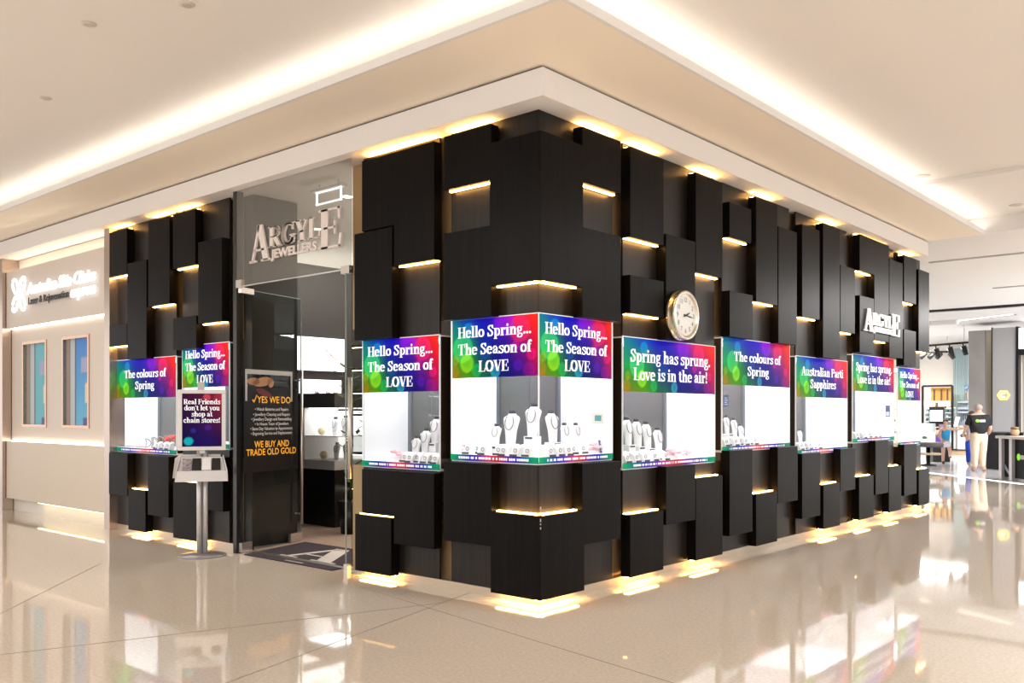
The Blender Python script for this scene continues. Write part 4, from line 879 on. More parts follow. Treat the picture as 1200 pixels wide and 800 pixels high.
pts = [S(-.20, .04, 1.035), S(.20, .04, 1.035), S(.235, .19, .86), S(-.235, .19, .86)]; m.prism(pts, -UP * .02 - sn_ * .01); m.prism([S(-.24, .195, .90), S(.24, .195, .90), S(.25, .20, .79), S(-.25, .20, .79)], -sn_ * .012)
for sx_ in (-1, 1): m.prism([S(.205 * sx_, .04, 1.05), S(.245 * sx_, .20, .90), S(.25 * sx_, .20, .79), S(.22 * sx_, .04, .84)], sr * .008 * sx_)
m.build('brochure_tray', TRAYW, r)
MB().prism([S(-.27, -.03, 1.02), S(-.22, -.03, 1.06), S(.18, -.03, 1.06), S(.2, -.17, .86), S(-.3, -.17, .82)], -UP * .015).build('rear_tray', TRAYW, r)
for i, (x, mc, lab) in enumerate([(-.145, mat('leaflet_photo', (.45, .40, .42), .4, noise=((.12, .1, .12), (30, 30, 30), 2)), 'silver grey photo leaflet, first in the brochure tray'), (-.05, DARK, 'black leaflet in the brochure tray, beside the photo leaflet'), (.045, PADW, 'white leaflet in the brochure tray'), (.14, mat('leaflet_black', (.012, .012, .014), .35), 'black leaflet at the outer end of the brochure tray')]):
    a, c = .07, .165; za, zb_ = 1.035 - .003, .885
    P = [S(x - .042, a, 1.02), S(x + .042, a, 1.02), S(x + .046, c, .905), S(x - .046, c, .905)]
    t = MB().prism(P, (sn_ * .7 + UP * .7) * .006).build('brochure', mc); tag(t, lab, 'brochure')

# ================================================================ CLINIC NEXT DOOR
CL0, CL1 = fl('L', 5, 480, 0)[0], fl('L', 122, 480, 0)[0]
zz = lambda v, u=121: fl('L', u, v, 0)[1]
zT, zS1, zS0, zL, zP = zz(268), zz(288), zz(366), zz(523), zz(602)
CW_ = mat('clinic_panel', (.68, .60, .53), .5); CW2 = mat('clinic_panel_low', (.66, .57, .47), .45)
struct('wall_clinic', MB().box((CL0 - .1, .22, 0), (CL1, .3, SOFZ)), mat('clinic_back', (.66, .58, .50), .6), 'beige back wall of the clinic front')
o = MB().box((CL0, .03, zS0), (CL1, .10, zS1)).build('sign_panel', CW_, bevel=.004); tag(o, 'beige panel behind the glowing clinic sign', 'wall panel'); MB().box((CL0 + .02, .11, zS1 + .001), (CL1 - .02, .15, zS1 + .012)).build('light_strip', LEDW, o); MB().box((CL0 + .02, .09, zS0 - .013), (CL1 - .02, .12, zS0 - .001)).build('light_strip', LEDW, o)
w1, w2 = [fl('L', u, 480, -.11)[0] for u in (27, 55)], [fl('L', u, 480, -.11)[0] for u in (73.5, 105)]
zw0, zw1 = fl('L', 105, 502, -.11)[1], fl('L', 105, 391, -.11)[1]
m = MB(); e0, e1 = zL, zS0
for a, c, z0_, z1_ in ((CL0, w1[0], e0, e1), (w1[1], w2[0], e0, e1), (w2[1], CL1, e0, e1), (w1[0], w1[1], e0, zw0), (w1[0], w1[1], zw1, e1), (w2[0], w2[1], e0, zw0), (w2[0], w2[1], zw1, e1)): m.box((a, .11, z0_), (c, .22, z1_))
struct('wall_clinic_2', m, CW_, 'beige middle wall of the clinic with two tall windows')
o = MB().box((CL0, .03, zP), (CL1, .12, zL)).build('lower_panel', CW2, bevel=.004); tag(o, 'plain beige lower panel of the clinic front', 'wall panel'); MB().box((CL0 + .02, .085, zL + .001), (CL1 - .02, .109, zL + .012)).build('light_strip', LEDW, o); MB().box((CL0 + 1.1, .06, zP - .012), (CL1 - .03, .09, zP - .001)).build('light_strip', mat('led_plinth', (1, .95, .7), .5, emit=(1, .86, .5), es=3), o)
struct('baseboard_clinic', MB().box((CL0, .14, 0), (CL1, .219, zP)), mat('plinth_pale', (.70, .64, .56), .3), 'pale recessed plinth of the clinic')
COP = mat('copper_frame', (.55, .36, .26), .2, .85)
for i, (a, c) in enumerate((w1, w2)):
    wnd = empty('window_%d' % (i + 1), ((a + c) / 2, .11, zw0), 'tall copper-framed clinic window, %s' % ('farther from the jeweller' if i == 0 else 'nearer the jeweller'), 'structure', kind='structure')
    m = MB(); th = .04; m.box((a, .095, zw0), (c, .215, zw0 + th)); m.box((a, .095, zw1 - th), (c, .215, zw1)); m.box((a, .095, zw0 + th), (a + th, .215, zw1 - th)); m.box((c - th, .095, zw0 + th), (c, .215, zw1 - th)); m.build('window_frame', COP, wnd)
    def art(u, v, i=i):
        b0 = [.35 - .2 * v * i, .66 - .2 * i * v, .72 + .06 * i]
        if u < .18: b0 = [.72, .74, .76]
        elif u < .24: b0 = [.1, .14, .18]
        elif .62 < u and .25 < v < .48: b0 = [.86, .76, .66]
        elif .45 < u and .62 < v < .78: b0 = [.60, .60, .72]
        elif u > .5 and v < .1: b0 = [.22, .28, .5]
        elif u > .86: b0 = [.80, .6, .5]
        return srgb(*b0)
    sheet('window_graphic', Vector((a + th, .200, zw0 + th)), FR['L'], UP, c - a - 2 * th, zw1 - zw0 - 2 * th, art, PRINTD, wnd, 24, 40, .002)
    MB().box((a + th, .12, zw0 + th), (c - th, .126, zw1 - th)).build('pane', GLASS, wnd)
GLOW = mat('sign_glow', (1, 1, 1), .4, emit=(.86, .93, 1), es=.6)
sg = empty('clinic_sign', fp('L', (CL0 + CL1) / 2, fl('L', 60, 350)[1], 0), 'glowing white Australian Skin Clinics sign with a petal logo', 'sign')
m = MB(); pa, pb = fl('L', 31, 343, .02), fl('L', 111, 326, .02); P = lambda s, z, o=.02: fp('L', s, z, o)
zt1 = fl('L', 105, 329, .02)[1]; hL = fl('L', 105, 314, .02)[1] - zt1
sans(m, 'Australian Skin Clinics', P((pa[0] + pb[0]) / 2, zt1), FR['L'], UP, hL, pb[0] - pa[0], .02, bold=.012, shear=.25)
pc = fl('L', 82, 345, .02); ze = fl('L', 100, 345, .02)[1]
sans(m, 'express', P((pc[0] + pb[0]) / 2, ze), FR['L'], UP, hL * .95, pb[0] - pc[0], .02, bold=.012, shear=.25); m.build('letters', GLOW, sg)
m = MB(); pd = fl('L', 33, 353, .02); pe = fl('L', 80, 345, .02); sans(m, 'Laser & Rejuvenation', P((pd[0] + pe[0]) / 2, fl('L', 80, 347.5, .02)[1]), FR['L'], UP, hL * .62, pe[0] - pd[0], .01, bold=.01); m.build('small_letters', mat('sign_dark', (.05, .05, .06), .5), sg)
pq = fl('L', 22, 345, .02); m = MB()
for sx_ in (-1, 1):
    for sz_ in (-1, 1):
        c = P(pq[0] + sx_ * .13, pq[1] + sz_ * .13); m.tube([c + Vector((math.cos(q) * .10 * (1 if sx_ * sz_ > 0 else 1), 0, math.sin(q) * .10 + math.cos(q) * .05 * sx_ * sz_)) for q in [j * math.pi / 7 for j in range(14)]], .022, 6, closed=True)
m.build('petal_logo', GLOW, sg)
struct('trim_15', MB().box((CL0 - .5, -.02, 0), (CL0 - .02, .3, SOFZ)), ROSE, 'steel post at the far edge of the clinic')
struct('wall_beyond', MB().box((-16, .1, 0), (CL0 - .5, .3, SOFZ)), mat('beyond', (.25, .15, .10), .4, noise=((.5, .3, .2), (1.5, 1.5, 1.2), 2)), 'dim shop front beyond the clinic')
for i, (u, v, r_) in enumerate([(219, 5, .055), (104, 28, .055), (54, 115, .05), (1081, 206, .09), (1191, 240, .09)]):
    p = gr(u, v, CZ - .001); t = empty('ceiling_fitting', p, ['round flush fitting in the cream ceiling, top edge of the picture', 'pale flush hatch in the cream ceiling, second from the corner', 'small flush fitting low over the cove on the clinic side', 'round recessed light near the end of the cove, clock side', 'round recessed light by the edge of the picture, clock side'][i], 'ceiling fitting')
    MB().lathe(p, [(r_ * .6, -.010), (r_ * .95, -.006), (r_, 0)], 24).build('rim', mat('fitting', (.62, .56, .50), .5), t); MB().lathe(p - Vector((0, 0, .012)), [(r_ * .55, 0), (r_ * .58, .002)], 20).build('face', mat('fitting_face', (.55, .50, .45), .4), t)

# ================================================================ FAR SIDE OF THE MALL
def bl(u, v, Y): x, z = fl('L', u, v, -Y); return x, z
YG = cw(1163, 483, 26).y
GREYW = mat('grey_wall', (.42, .425, .44), .5); TILE = mat('grey_tile', (.29, .285, .28), .5, noise=((.36, .35, .34), (1.2, 1.2, .9), 2))
X = lambda u, Y=YG: bl(u, 480, Y)[0]
zt = bl(1150, 387, YG)[1]
struct('column_far', MB().box((X(1135), YG, 0), (X(1154.5), YG + 1.2, zt)), TILE, 'grey tiled pillar of the far shop')
struct('column_steel', MB().box((X(1154.6), YG + .05, 0), (X(1162.5), YG + 1.0, zt)), mat('far_steel', (.55, .50, .42), .3, .6), 'brushed steel pillar beside the grey tiles')
struct('wall_far', MB().box((X(1163.5), YG - .05, 0), (X(1191.2), YG + .6, zt + .04)), GREYW, 'plain grey wall with the glowing hexagon sign')
struct('trim_16', MB().box((X(1162.5), YG - .08, 0), (X(1163.6), YG + .1, zt + .06)), DARK, 'thin black edge of the grey wall')
struct('trim_17', MB().box((X(1191.2), YG - .1, 0), (X(1194.5), YG + .2, zt + .05)), DARK, 'black frame of the far shop entrance')
o = MB().box((X(1194.5), YG - .05, bl(1196, 409, YG)[1]), (X(1260), YG + .2, bl(1196, 384.5, YG)[1])).build('lightbox_sign', mat('far_lightbox', (.95, .95, 1), .5, emit=(.97, .97, 1), es=1.3)); tag(o, 'blank white lightbox over the far shop entrance at the picture edge', 'sign')
struct('trim_18', MB().box((X(1194.5), YG - .08, bl(1196, 416, YG)[1]), (X(1260), YG + .2, bl(1196, 409, YG)[1])), DARK, 'black lintel below the white lightbox')
struct('wall_far_2', MB().box((X(1194.6), YG + .3, 0), (X(1270), YG + .4, bl(1196, 416, YG)[1])), mat('warm_curtain', (.72, .64, .56), .6, noise=((.62, .54, .46), (9, .1, .1), 1)), 'warm beige front of the far shop')
struct('wall_far_3', MB().box((-1.2, YG, zt + .04), (24, YG + 1.2, 4.1)), mat('far_bulkhead', (.78, .77, .77), .8), 'white bulkhead above the far shops')
struct('trim_19', MB().box((-3.2, 19.0, 4.045), (13.5, 19.2, 4.1)), DARK, 'dark trim line across the far ceiling')
pa_, pb_ = gr(1078, 381, 4.1), gr(1186, 368, 4.1); dd_ = (pb_ - pa_).normalized()
t = MB().obox((pa_ + pb_) / 2 - UP * .006, dd_, Vector((-dd_.y, dd_.x, 0)), UP, (pb_ - pa_).length / 2, .06, .005).build('ceiling_slot_light', mat('slot_glow', (1, .95, .85), .5, emit=(1, .90, .72), es=1.6)); tag(t, 'warm slot light recessed in the far white ceiling', 'light strip')
MB().obox((pa_ + pb_) / 2 - UP * .006 + Vector((-dd_.y, dd_.x, 0)) * .11, dd_, Vector((-dd_.y, dd_.x, 0)), UP, (pb_ - pa_).length / 2, .045, .0055).build('slot_edge', mat('slot_dark', (.12, .08, .06), .6), t)
hs = bl(1176, 463, YG - .06); hr = 7.0 * 26 / FPX
r = empty('hexagon_sign', (hs[0], YG - .06, hs[1] - hr), 'glowing yellow hexagon sign with a letter C on the grey wall', 'sign')
HG = mat('hexagon_glow', (1, .85, .3), .5, emit=(1, .72, .12), es=.7); HW_ = mat('hexagon_core', (1, .95, .8), .5, emit=(1, .88, .5), es=.8)
ring = lambda q, n=6, y=0: [Vector((hs[0] + q * math.cos(i * 2 * math.pi / n), YG - .06 - y, hs[1] + q * .9 * math.sin(i * 2 * math.pi / n))) for i in range(n)]
m = MB(); A, B_ = ring(hr, y=.03), ring(hr * .70, y=.03)
for i in range(6): j = (i + 1) % 6; m.prism([A[i], A[j], B_[j], B_[i]], (0, .04, 0))
m.build('outer_ring', HG, r); m = MB(); m.tube([Vector((hs[0] + hr * .36 * math.cos(a), YG - .09, hs[1] + hr * .36 * math.sin(a))) for a in [math.radians(50 + 260 * i / 14) for i in range(15)]], hr * .12, 8); m.build('letter_c', HW_, r)
# white threshold strip and kiosk counter
p1, p2 = gr(1089, 554), gr(1190, 566); d = (p2 - p1).normalized(); n = Vector((-d.y, d.x, 0))
t = MB().obox((p1 + p2) / 2 + d * .5 + UP * .004, d, n, UP, (p2 - p1).length / 2 + 1.6, .05, .003).build('threshold_strip', mat('floor_line', (1, 1, 1), .4, emit=(1, .98, .96), es=1.4)); tag(t, 'bright white threshold strip across the floor before the kiosk', 'light strip')  # white emissive strip laid flat on the floor
struct('floor_far', MB().prism([p1 - d * 6 + UP * .001, p2 + d * 6 + UP * .001, p2 + d * 6 + Vector((9, 16, .001)), p1 - d * 6 + Vector((-4, 22, .001))], UP * .002), mat('far_floor', (.62, .62, .64), .12), 'pale grey floor of the far shops')
k0 = gr(1171, 561); kd = (gr(1199, 565.2) - k0); kd.z = 0; kd.normalize(); kn = Vector((-kd.y, kd.x, 0)); kn = kn if kn.dot(CAM - k0) < 0 else -kn
kt = .96
r = empty('kiosk_counter', k0 + kd * 1.0, 'black kiosk counter with silver posts and pale top, on the white threshold strip', 'counter')
KB = mat('kiosk_black', (.008, .008, .010), .5, spec=.12); KS = mat('kiosk_silver', (.60, .57, .58), .4, .4)
KQ = lambda a, b_, z: k0 + kd * a + kn * b_ + UP * z
MB().obox(KQ(1.2, .35, .49), kd, kn, UP, 1.15, .28, .43).build('front_panel', KB, r); MB().obox(KQ(1.2, .35, .945), kd, kn, UP, 1.28, .40, .028).build('counter_top', mat('kiosk_top', (.62, .57, .54), .3), r)
for a in (.04, .50, 1.3, 2.3): MB().obox(KQ(a, .05, .46), kd, kn, UP, .06, .05, .455).build('post', KS, r)
MB().obox(KQ(1.0, .35, .03), kd, kn, UP, .9, .25, .03).build('plinth', KS, r)
MB().prism([KQ(.11, .058, .38), KQ(.11, .058, .26), KQ(.40, .058, .07), KQ(.47, .058, .07)], -kn * .006).build('glass_gleam', mat('blue_gleam', (.20, .25, .36), .3), r)
GRN = mat('lime_green', (.25, .70, .03), .5, emit=(.3, .8, .05), es=.3)
lc = KQ(.75, .055, .53); MB().lathe(lc, [(.075, 0), (.075, .006)], 16, M=Matrix((tuple(kd), tuple(UP), tuple(-kn))).transposed()).build('green_dot', GRN, r); MB().obox(lc + kd * .22 - kn * .003, kd, kn, UP, .13, .004, .045).build('logo_bar', mat('logo_grey', (.62, .62, .65), .5), r)
g = gr(1163.5, 550); r = empty('black_counter', g, 'plain black counter behind the man in the black shirt', 'counter')
MB().obox(g + UP * .48 + kn * .3, CR, CF, UP, .22, .5, .48).build('body', KB, r, .01); MB().obox(g + UP * .975 + kn * .3, CR, CF, UP, .26, .55, .014).build('counter_top', DARK, r)
c = KQ(.12, .28, .974)
r = empty('storage_jar', c, 'round tan jar with a brown lid on the kiosk counter top', 'jar')
MB().lathe(c, [(.05, 0), (.085, .03), (.095, .09), (.085, .13), (.06, .15)], 18).build('body', mat('tan_jar', (.58, .36, .22), .5), r); MB().lathe(c, [(.075, .15), (.085, .16), (.085, .185), (.05, .20), (.01, .205)], 18).build('lid', mat('brown_lid', (.25, .14, .06), .5), r)
t = MB().obox(KQ(.0, .10, .981), kd, kn, UP, .16, .09, .006).build('tray', DARK); tag(t, 'flat black tray on the kiosk counter beside the tan jar', 'tray')
# white shop behind
YB = 31.0
struct('wall_back', MB().box((-14, YB, 0), (X(1140, YB) + .5, YB + .2, 4.1)), mat('ivory_wall', (.86, .83, .79), .6), 'ivory back wall of the far shop')
struct('trim_21', MB().box((-14, 22.0, 3.98), (X(1136), 22.3, 4.1)), WHITE, 'white bulkhead edge of the far shop')
r = empty('wall_curtain', (X(1126, YB), YB - .2, 0), 'pale teal curtain hanging at the back of the far shop', 'curtain'); m = MB(); P = []
xs0, xs1 = X(1117, YB - .3), X(1136, YB - .3); N = 40; zc0, zc1 = bl(1120, 500, YB)[1], bl(1120, 408, YB)[1]
for i in range(N):
    a, b_ = xs0 + (xs1 - xs0) * i / N, xs0 + (xs1 - xs0) * (i + 1) / N; ya, yb = YB - .3 + .06 * math.sin(i * 1.3), YB - .3 + .06 * math.sin((i + 1) * 1.3); m.quad([(a, ya, zc0), (b_, yb, zc0), (b_, yb, zc1), (a, ya, zc1)], True)
m.build('drape', mat('teal_drape', (.66, .78, .80), .7), r); MB().tube([(xs0, YB - .3, zc1), (xs1, YB - .3, zc1)], .03, 8).build('curtain_rail', WHITE, r)
# spot tracks
for i, (ua, va, ub, vb, Z, heads, lab) in enumerate([(1074, 406, 1136, 401, 27, (1096, 1112, 1128), 'black spotlight track in front, at the far shop ceiling'), (1074, 412, 1114, 412, 31, (1086, 1096, 1105, 1111), 'black spotlight track farther back in the far shop')]):
    a, b_ = cw(ua, va, Z), cw(ub, vb, Z); r = empty('spot_track', (a + b_) / 2, lab, 'track light'); MB().tube([a, b_], .035, 6).build('track', DARK, r)
    m = MB(); [m.tube([a.lerp(b_, t_), Vector((*a.lerp(b_, t_).xy, 4.1))], .012, 5) for t_ in (.1, .9)]; m.build('hanger', WHITE, r)
    for j, u in enumerate(heads):
        p = a.lerp(b_, (u - ua) / (ub - ua)); q = p + CR * (.10 if i == 0 else (-.22 if j < 3 else .2)) + UP * (-.36 if i == 0 else -.22)
        hd_ = MB().tube([p + (q - p) * .25, q], .075, 10).build('spot_head', DARK, r); MB().tube([p, p + (q - p) * .3], .02, 6).build('arm', DARK, hd_)
# gold cabinet with glass shelves
YC = 29.6; cx0, cx1 = X(1081, YC), X(1115.8, YC); zq = lambda v: bl(1100, v, YC)[1]
r = empty('gold_cabinet', ((cx0 + cx1) / 2, YC + .2, 0), 'gold-backed cabinet with glowing base and glass shelves in the far shop', 'cabinet')
m = MB(); f_ = .035
for a in (cx0, cx1): m.box((a - f_, YC, 0), (a + f_, YC + .06, zq(452)))
m.box((cx0, YC, zq(452) - f_), (cx1, YC + .06, zq(452) + f_)); m.build('frame', DARK, r)
MB().box((cx0 + .2, YC + .35, zq(470)), (X(1112, YC), YC + .4, zq(453.5))).build('gold_back', mat('gold_back', (.50, .28, .08), .4, .2, noise=((.40, .2, .05), (3, .1, .1), 1), emit=(.6, .3, .06), es=.15), r)
for u in (1091.5, 1100, 1107): MB().box((X(u, YC) - .02, YC + .3, zq(470)), (X(u, YC) + .02, YC + .36, zq(456))).build('divider', mat('dark_gold', (.12, .06, .02), .5), r)
MB().box((cx0 + .1, YC + .3, zq(475.5)), (X(1110, YC), YC + .36, zq(470))).build('glow_strip', mat('gold_glow', (1, .85, .5), .5, emit=(1, .78, .38), es=3), r)
for v in (479, 484, 489, 494, 499): MB().box((cx0, YC + .05, zq(v)), (cx1, YC + .4, zq(v) + .03)).build('glass_shelf', mat('shelf_glass'), r)
MB().box((cx0, YC + .42, 0), (cx1, YC + .46, zq(477))).build('back_panel', mat('ice_panel', (.75, .80, .82), .4), r)
for i, (u, v) in enumerate([(1086, 479), (1108, 479), (1087, 484), (1111, 484), (1110, 489), (1112, 494), (1085, 489), (1086, 494), (1097, 479)]):
    c = Vector((X(u, YC + .2), YC + .2, zq(v) + .0305)); t = MB().lathe(c, [(.035, 0), (.038, .05), (.02, .07), (.02, .09), (.01, .095)], 10).build('bottle', mat('bottle_dark', (.05, .06, .07), .3) if i % 2 else mat('bottle_pale', (.55, .62, .65), .2)); tag(t, 'small bottle on the glass shelves of the gold cabinet', 'bottle', 'bottles in the gold cabinet')
# poster stand with notice and sunglasses portrait
YP = 28.0; px0, px1 = X(1089, YP), X(1106.5, YP); zq = lambda v: bl(1098, v, YP)[1]
zb0 = max(zq(537), .03)
r = empty('notice_stand', ((px0 + px1) / 2, YP, 0), 'black notice board with a white sheet above a portrait in sunglasses', 'poster stand')
MB().box((px0, YP, .0), (px1, YP + .12, zq(476.5))).build('board', DARK, r); MB().box((X(1095.5, YP), YP + .03, zq(476.4)), (X(1099, YP), YP + .09, zq(471))).build('bracket', mat('bracket_brown', (.07, .03, .02), .5), r)
t = MB().box((X(1090, YP), YP - .02, zq(493.5)), (X(1105, YP), YP - .001, zq(480.5))).build('notice_sheet', mat('notice_white', (.74, .74, .78), .5), r); MB().lathe(Vector((X(1092, YP), YP - .021, zq(483))), [(.05, 0), (.05, .004)], 14, M=Matrix(((1, 0, 0), (0, 0, -1), (0, 1, 0)))).build('red_seal', mat('seal_red', (.62, .25, .25), .5), t)
m = MB(); [m.box((X(1092, YP), YP - .0215, zq(v)), (X(1103.5 - (v % 2), YP), YP - .0205, zq(v) + .012)) for v in (486, 488, 490, 492)]; m.build('small_print', mat('print_grey', (.5, .5, .55), .6), t)
t = MB().box((X(1089.6, YP), YP - .015, zq(520)), (X(1106, YP), YP - .001, zq(497))).build('portrait_print', mat('portrait_back', (.16, .10, .13), .5), r)
SK = mat('skin', (.55, .33, .23), .55); fx, fz = X(1096.5, YP), zq(504)
disc = lambda cx, cz, rx, rz, y, n=20: [Vector((cx + rx * math.cos(2 * math.pi * k / n), YP - y, cz + rz * math.sin(2 * math.pi * k / n))) for k in range(n)]
MB().quad(disc(fx, fz, .12, .16, .017)).build('printed_face', SK, t); m = MB(); m.quad(disc(fx - .06, fz + .05, .055, .04, .0185)); m.quad(disc(fx + .06, fz + .05, .055, .04, .0185)); m.quad(disc(fx, fz + .17, .12, .05, .0180)); m.build('printed_sunglasses', DARK, t)
MB().quad(disc(fx, fz - .09, .03, .012, .0185)).build('printed_lips', mat('lips', (.5, .15, .15), .5), t); MB().box((X(1089.8, YP), YP - .017, zq(518.5)), (X(1105.8, YP), YP - .0155, zq(512))).build('purple_band', mat('purple', (.13, .05, .32), .5), t)
# white counter with green oval, dark seat, pale slab
YK = 27.0; r = empty('white_counter', (X(1078, YK), YK, 0), 'white glass-topped counter with a green oval emblem at the edge of the jeweller wall', 'counter'); zq = lambda v: bl(1080, v, YK)[1]
MB().box((X(1060, YK), YK, 0), (X(1089, YK), YK + .7, zq(507))).build('body', mat('counter_white', (.80, .82, .82), .4), r); MB().box((X(1060, YK), YK, zq(507)), (X(1089, YK), YK + .7, zq(496))).build('glass_top', mat('icy_glass', (.55, .66, .68), .1), r); MB().box((X(1060, YK), YK - .02, zq(508)), (X(1089.2, YK), YK + .72, zq(506))).build('rim', WHITE, r)
cE = Vector((X(1083.5, YK), YK - .002, zq(512.5))); MB().lathe(cE, [(.09, 0), (.09, .004)], 18, sy=.55, M=Matrix(((1, 0, 0), (0, 0, -1), (0, 1, 0)))).build('green_emblem', mat('emblem_green', (.03, .07, .03), .5), r)
g = cw(1088, 534, 25.5); g.z = 0; r = empty('oval_table', g, 'low dark oval table with a pale shelf beside the end of the jeweller wall', 'table'); MB().lathe(g, [(.38, .52), (.40, .60), (.36, .66)], 28, sy=.7).build('table_top', mat('seat_grey', (.13, .12, .12), .5), r); MB().lathe(g, [(.32, .30), (.34, .33), (.32, .36)], 28, sy=.7).build('lower_shelf', mat('pale_wood', (.68, .52, .36), .5), r)
MB().lathe(g, [(.22, 0), (.22, .03), (.05, .05), (.05, .55)], 20).build('pedestal', DARK, r)
# black block, tan counter, white sign panel, wall pictures
b0 = cw(1099, 538, 27.6); b0.z = 0; t = MB().obox(b0 + UP * .27, CR, CF, UP, .26, .25, .27).build('black_plinth', DARK, bevel=.01); tag(t, 'low black plinth beneath the notice board', 'plinth')
YS = 29.0; g = X(1120, YS); zq = lambda v: bl(1128, v, YS)[1]
r = empty('tan_counter', (X(1128, YS), YS + .3, 0), 'tan timber counter base behind the running child', 'counter'); MB().box((X(1113, YS), YS, 0), (X(1141, YS), YS + .6, zq(527.5))).build('body', mat('tan_timber', (.60, .42, .27), .5), r); MB().box((X(1112.5, YS), YS - .03, zq(527.5)), (X(1141.5, YS), YS + .63, zq(526.5))).build('counter_top', DARK, r)
r = empty('white_sign_panel', (X(1129, YS), YS + .1, zq(526.4)), 'white panel with the large dark letters e r on the tan counter', 'sign'); MB().box((X(1121.5, YS), YS + .05, zq(526.4)), (X(1140, YS), YS + .15, zq(499))).build('panel', mat('panel_white', (.82, .80, .78), .5), r); m = MB(); sans(m, 'er', Vector((X(1129.2, YS), YS + .045, zq(512))), (1, 0, 0), UP, .16, X(1133.5, YS) - X(1124.5, YS), .01, bold=.03); m.build('letters', DARK, r)
r = empty('wall_shelving', (X(1130, YB - .5), YB - .5, 0), 'white open shelving at the pillar edge of the far shop', 'shelf unit'); zq = lambda v: bl(1130, v, YB - .5)[1]
MB().box((X(1122, YB - .5), YB - .25, 0), (X(1136, YB - .5), YB - .2, zq(471))).build('back_panel', mat('panel_white'), r)
for v in (472, 479.5, 484): MB().box((X(1122, YB - .5), YB - .5, zq(v)), (X(1136, YB - .5), YB - .25, zq(v) + .07)).build('shelf', mat('lilac_shelf', (.50, .55, .72), .5), r)
t = MB().box((X(1123, YB - .7), YB - .30, zq(494)), (X(1134, YB - .7), YB - .251, zq(485))).build('black_screen', DARK, bevel=.01); tag(t, 'black screen below the white shelving in the far shop', 'screen')
t = MB().box((X(1131.5, YB - .3), YB - .34, zq(469)), (X(1135, YB - .3), YB - .30, zq(459))).build('wall_picture', mat('picture_tan', (.55, .36, .26), .5)); tag(t, 'narrow tan picture on the teal curtain beside the grey pillar', 'picture'); MB().box((X(1132, YB - .3), YB - .345, zq(468)), (X(1133.2, YB - .3), YB - .34, zq(460))).build('dark_figure', mat('picture_dark', (.10, .05, .03), .5), t)
t = MB().ball(Vector((X(1133, YB - .4), YB - .4, zq(454))), .08).build('blue_ornament', mat('ball_blue', (.25, .42, .70), .4)); tag(t, 'blue ball ornament high beside the grey pillar', 'ornament')
t = MB().prism([Vector((X(1116.5, YS), YS + .1, zq(499))), Vector((X(1121, YS), YS + .1, zq(499))), Vector((X(1122.5, YS), YS + .25, zq(488))), Vector((X(1118, YS), YS + .25, zq(488)))], (0, .02, 0)).build('menu_card', mat('panel_white')); tag(t, 'white leaning card beside the black screen', 'card')

# ================================================================ PEOPLE
def skin_mesh(name, pts, edges, m_, parent, sub=2, smooth=True):
    base = Vector((0, 0, 0)); me = bpy.data.meshes.new(name); me.from_pydata([tuple(p[:3]) for p in pts], edges, []); o = bpy.data.objects.new(name, me); COL.objects.link(o)
    sk = o.modifiers.new('skin', 'SKIN'); sk.use_smooth_shade = True
    if not me.skin_vertices: return o
    for i, p in enumerate(pts): me.skin_vertices[0].data[i].radius = (p[3], p[4] if len(p) > 4 else p[3]); me.skin_vertices[0].data[i].use_root = (i == 0)
    s2 = o.modifiers.new('sub', 'SUBSURF'); s2.levels = sub; s2.render_levels = sub
    dg = bpy.context.evaluated_depsgraph_get(); dg.update(); nm = bpy.data.meshes.new_from_object(o.evaluated_get(dg)); bpy.data.objects.remove(o); nm.name = name
    nm.polygons.foreach_set('use_smooth', [True] * len(nm.polygons)); nm.materials.clear(); nm.materials.append(m_)
    o = bpy.data.objects.new(name, nm); COL.objects.link(o)
    if parent: o.parent = parent
    return o
def chain(*idx): return [(a, b) for a, b in zip(idx, idx[1:])]
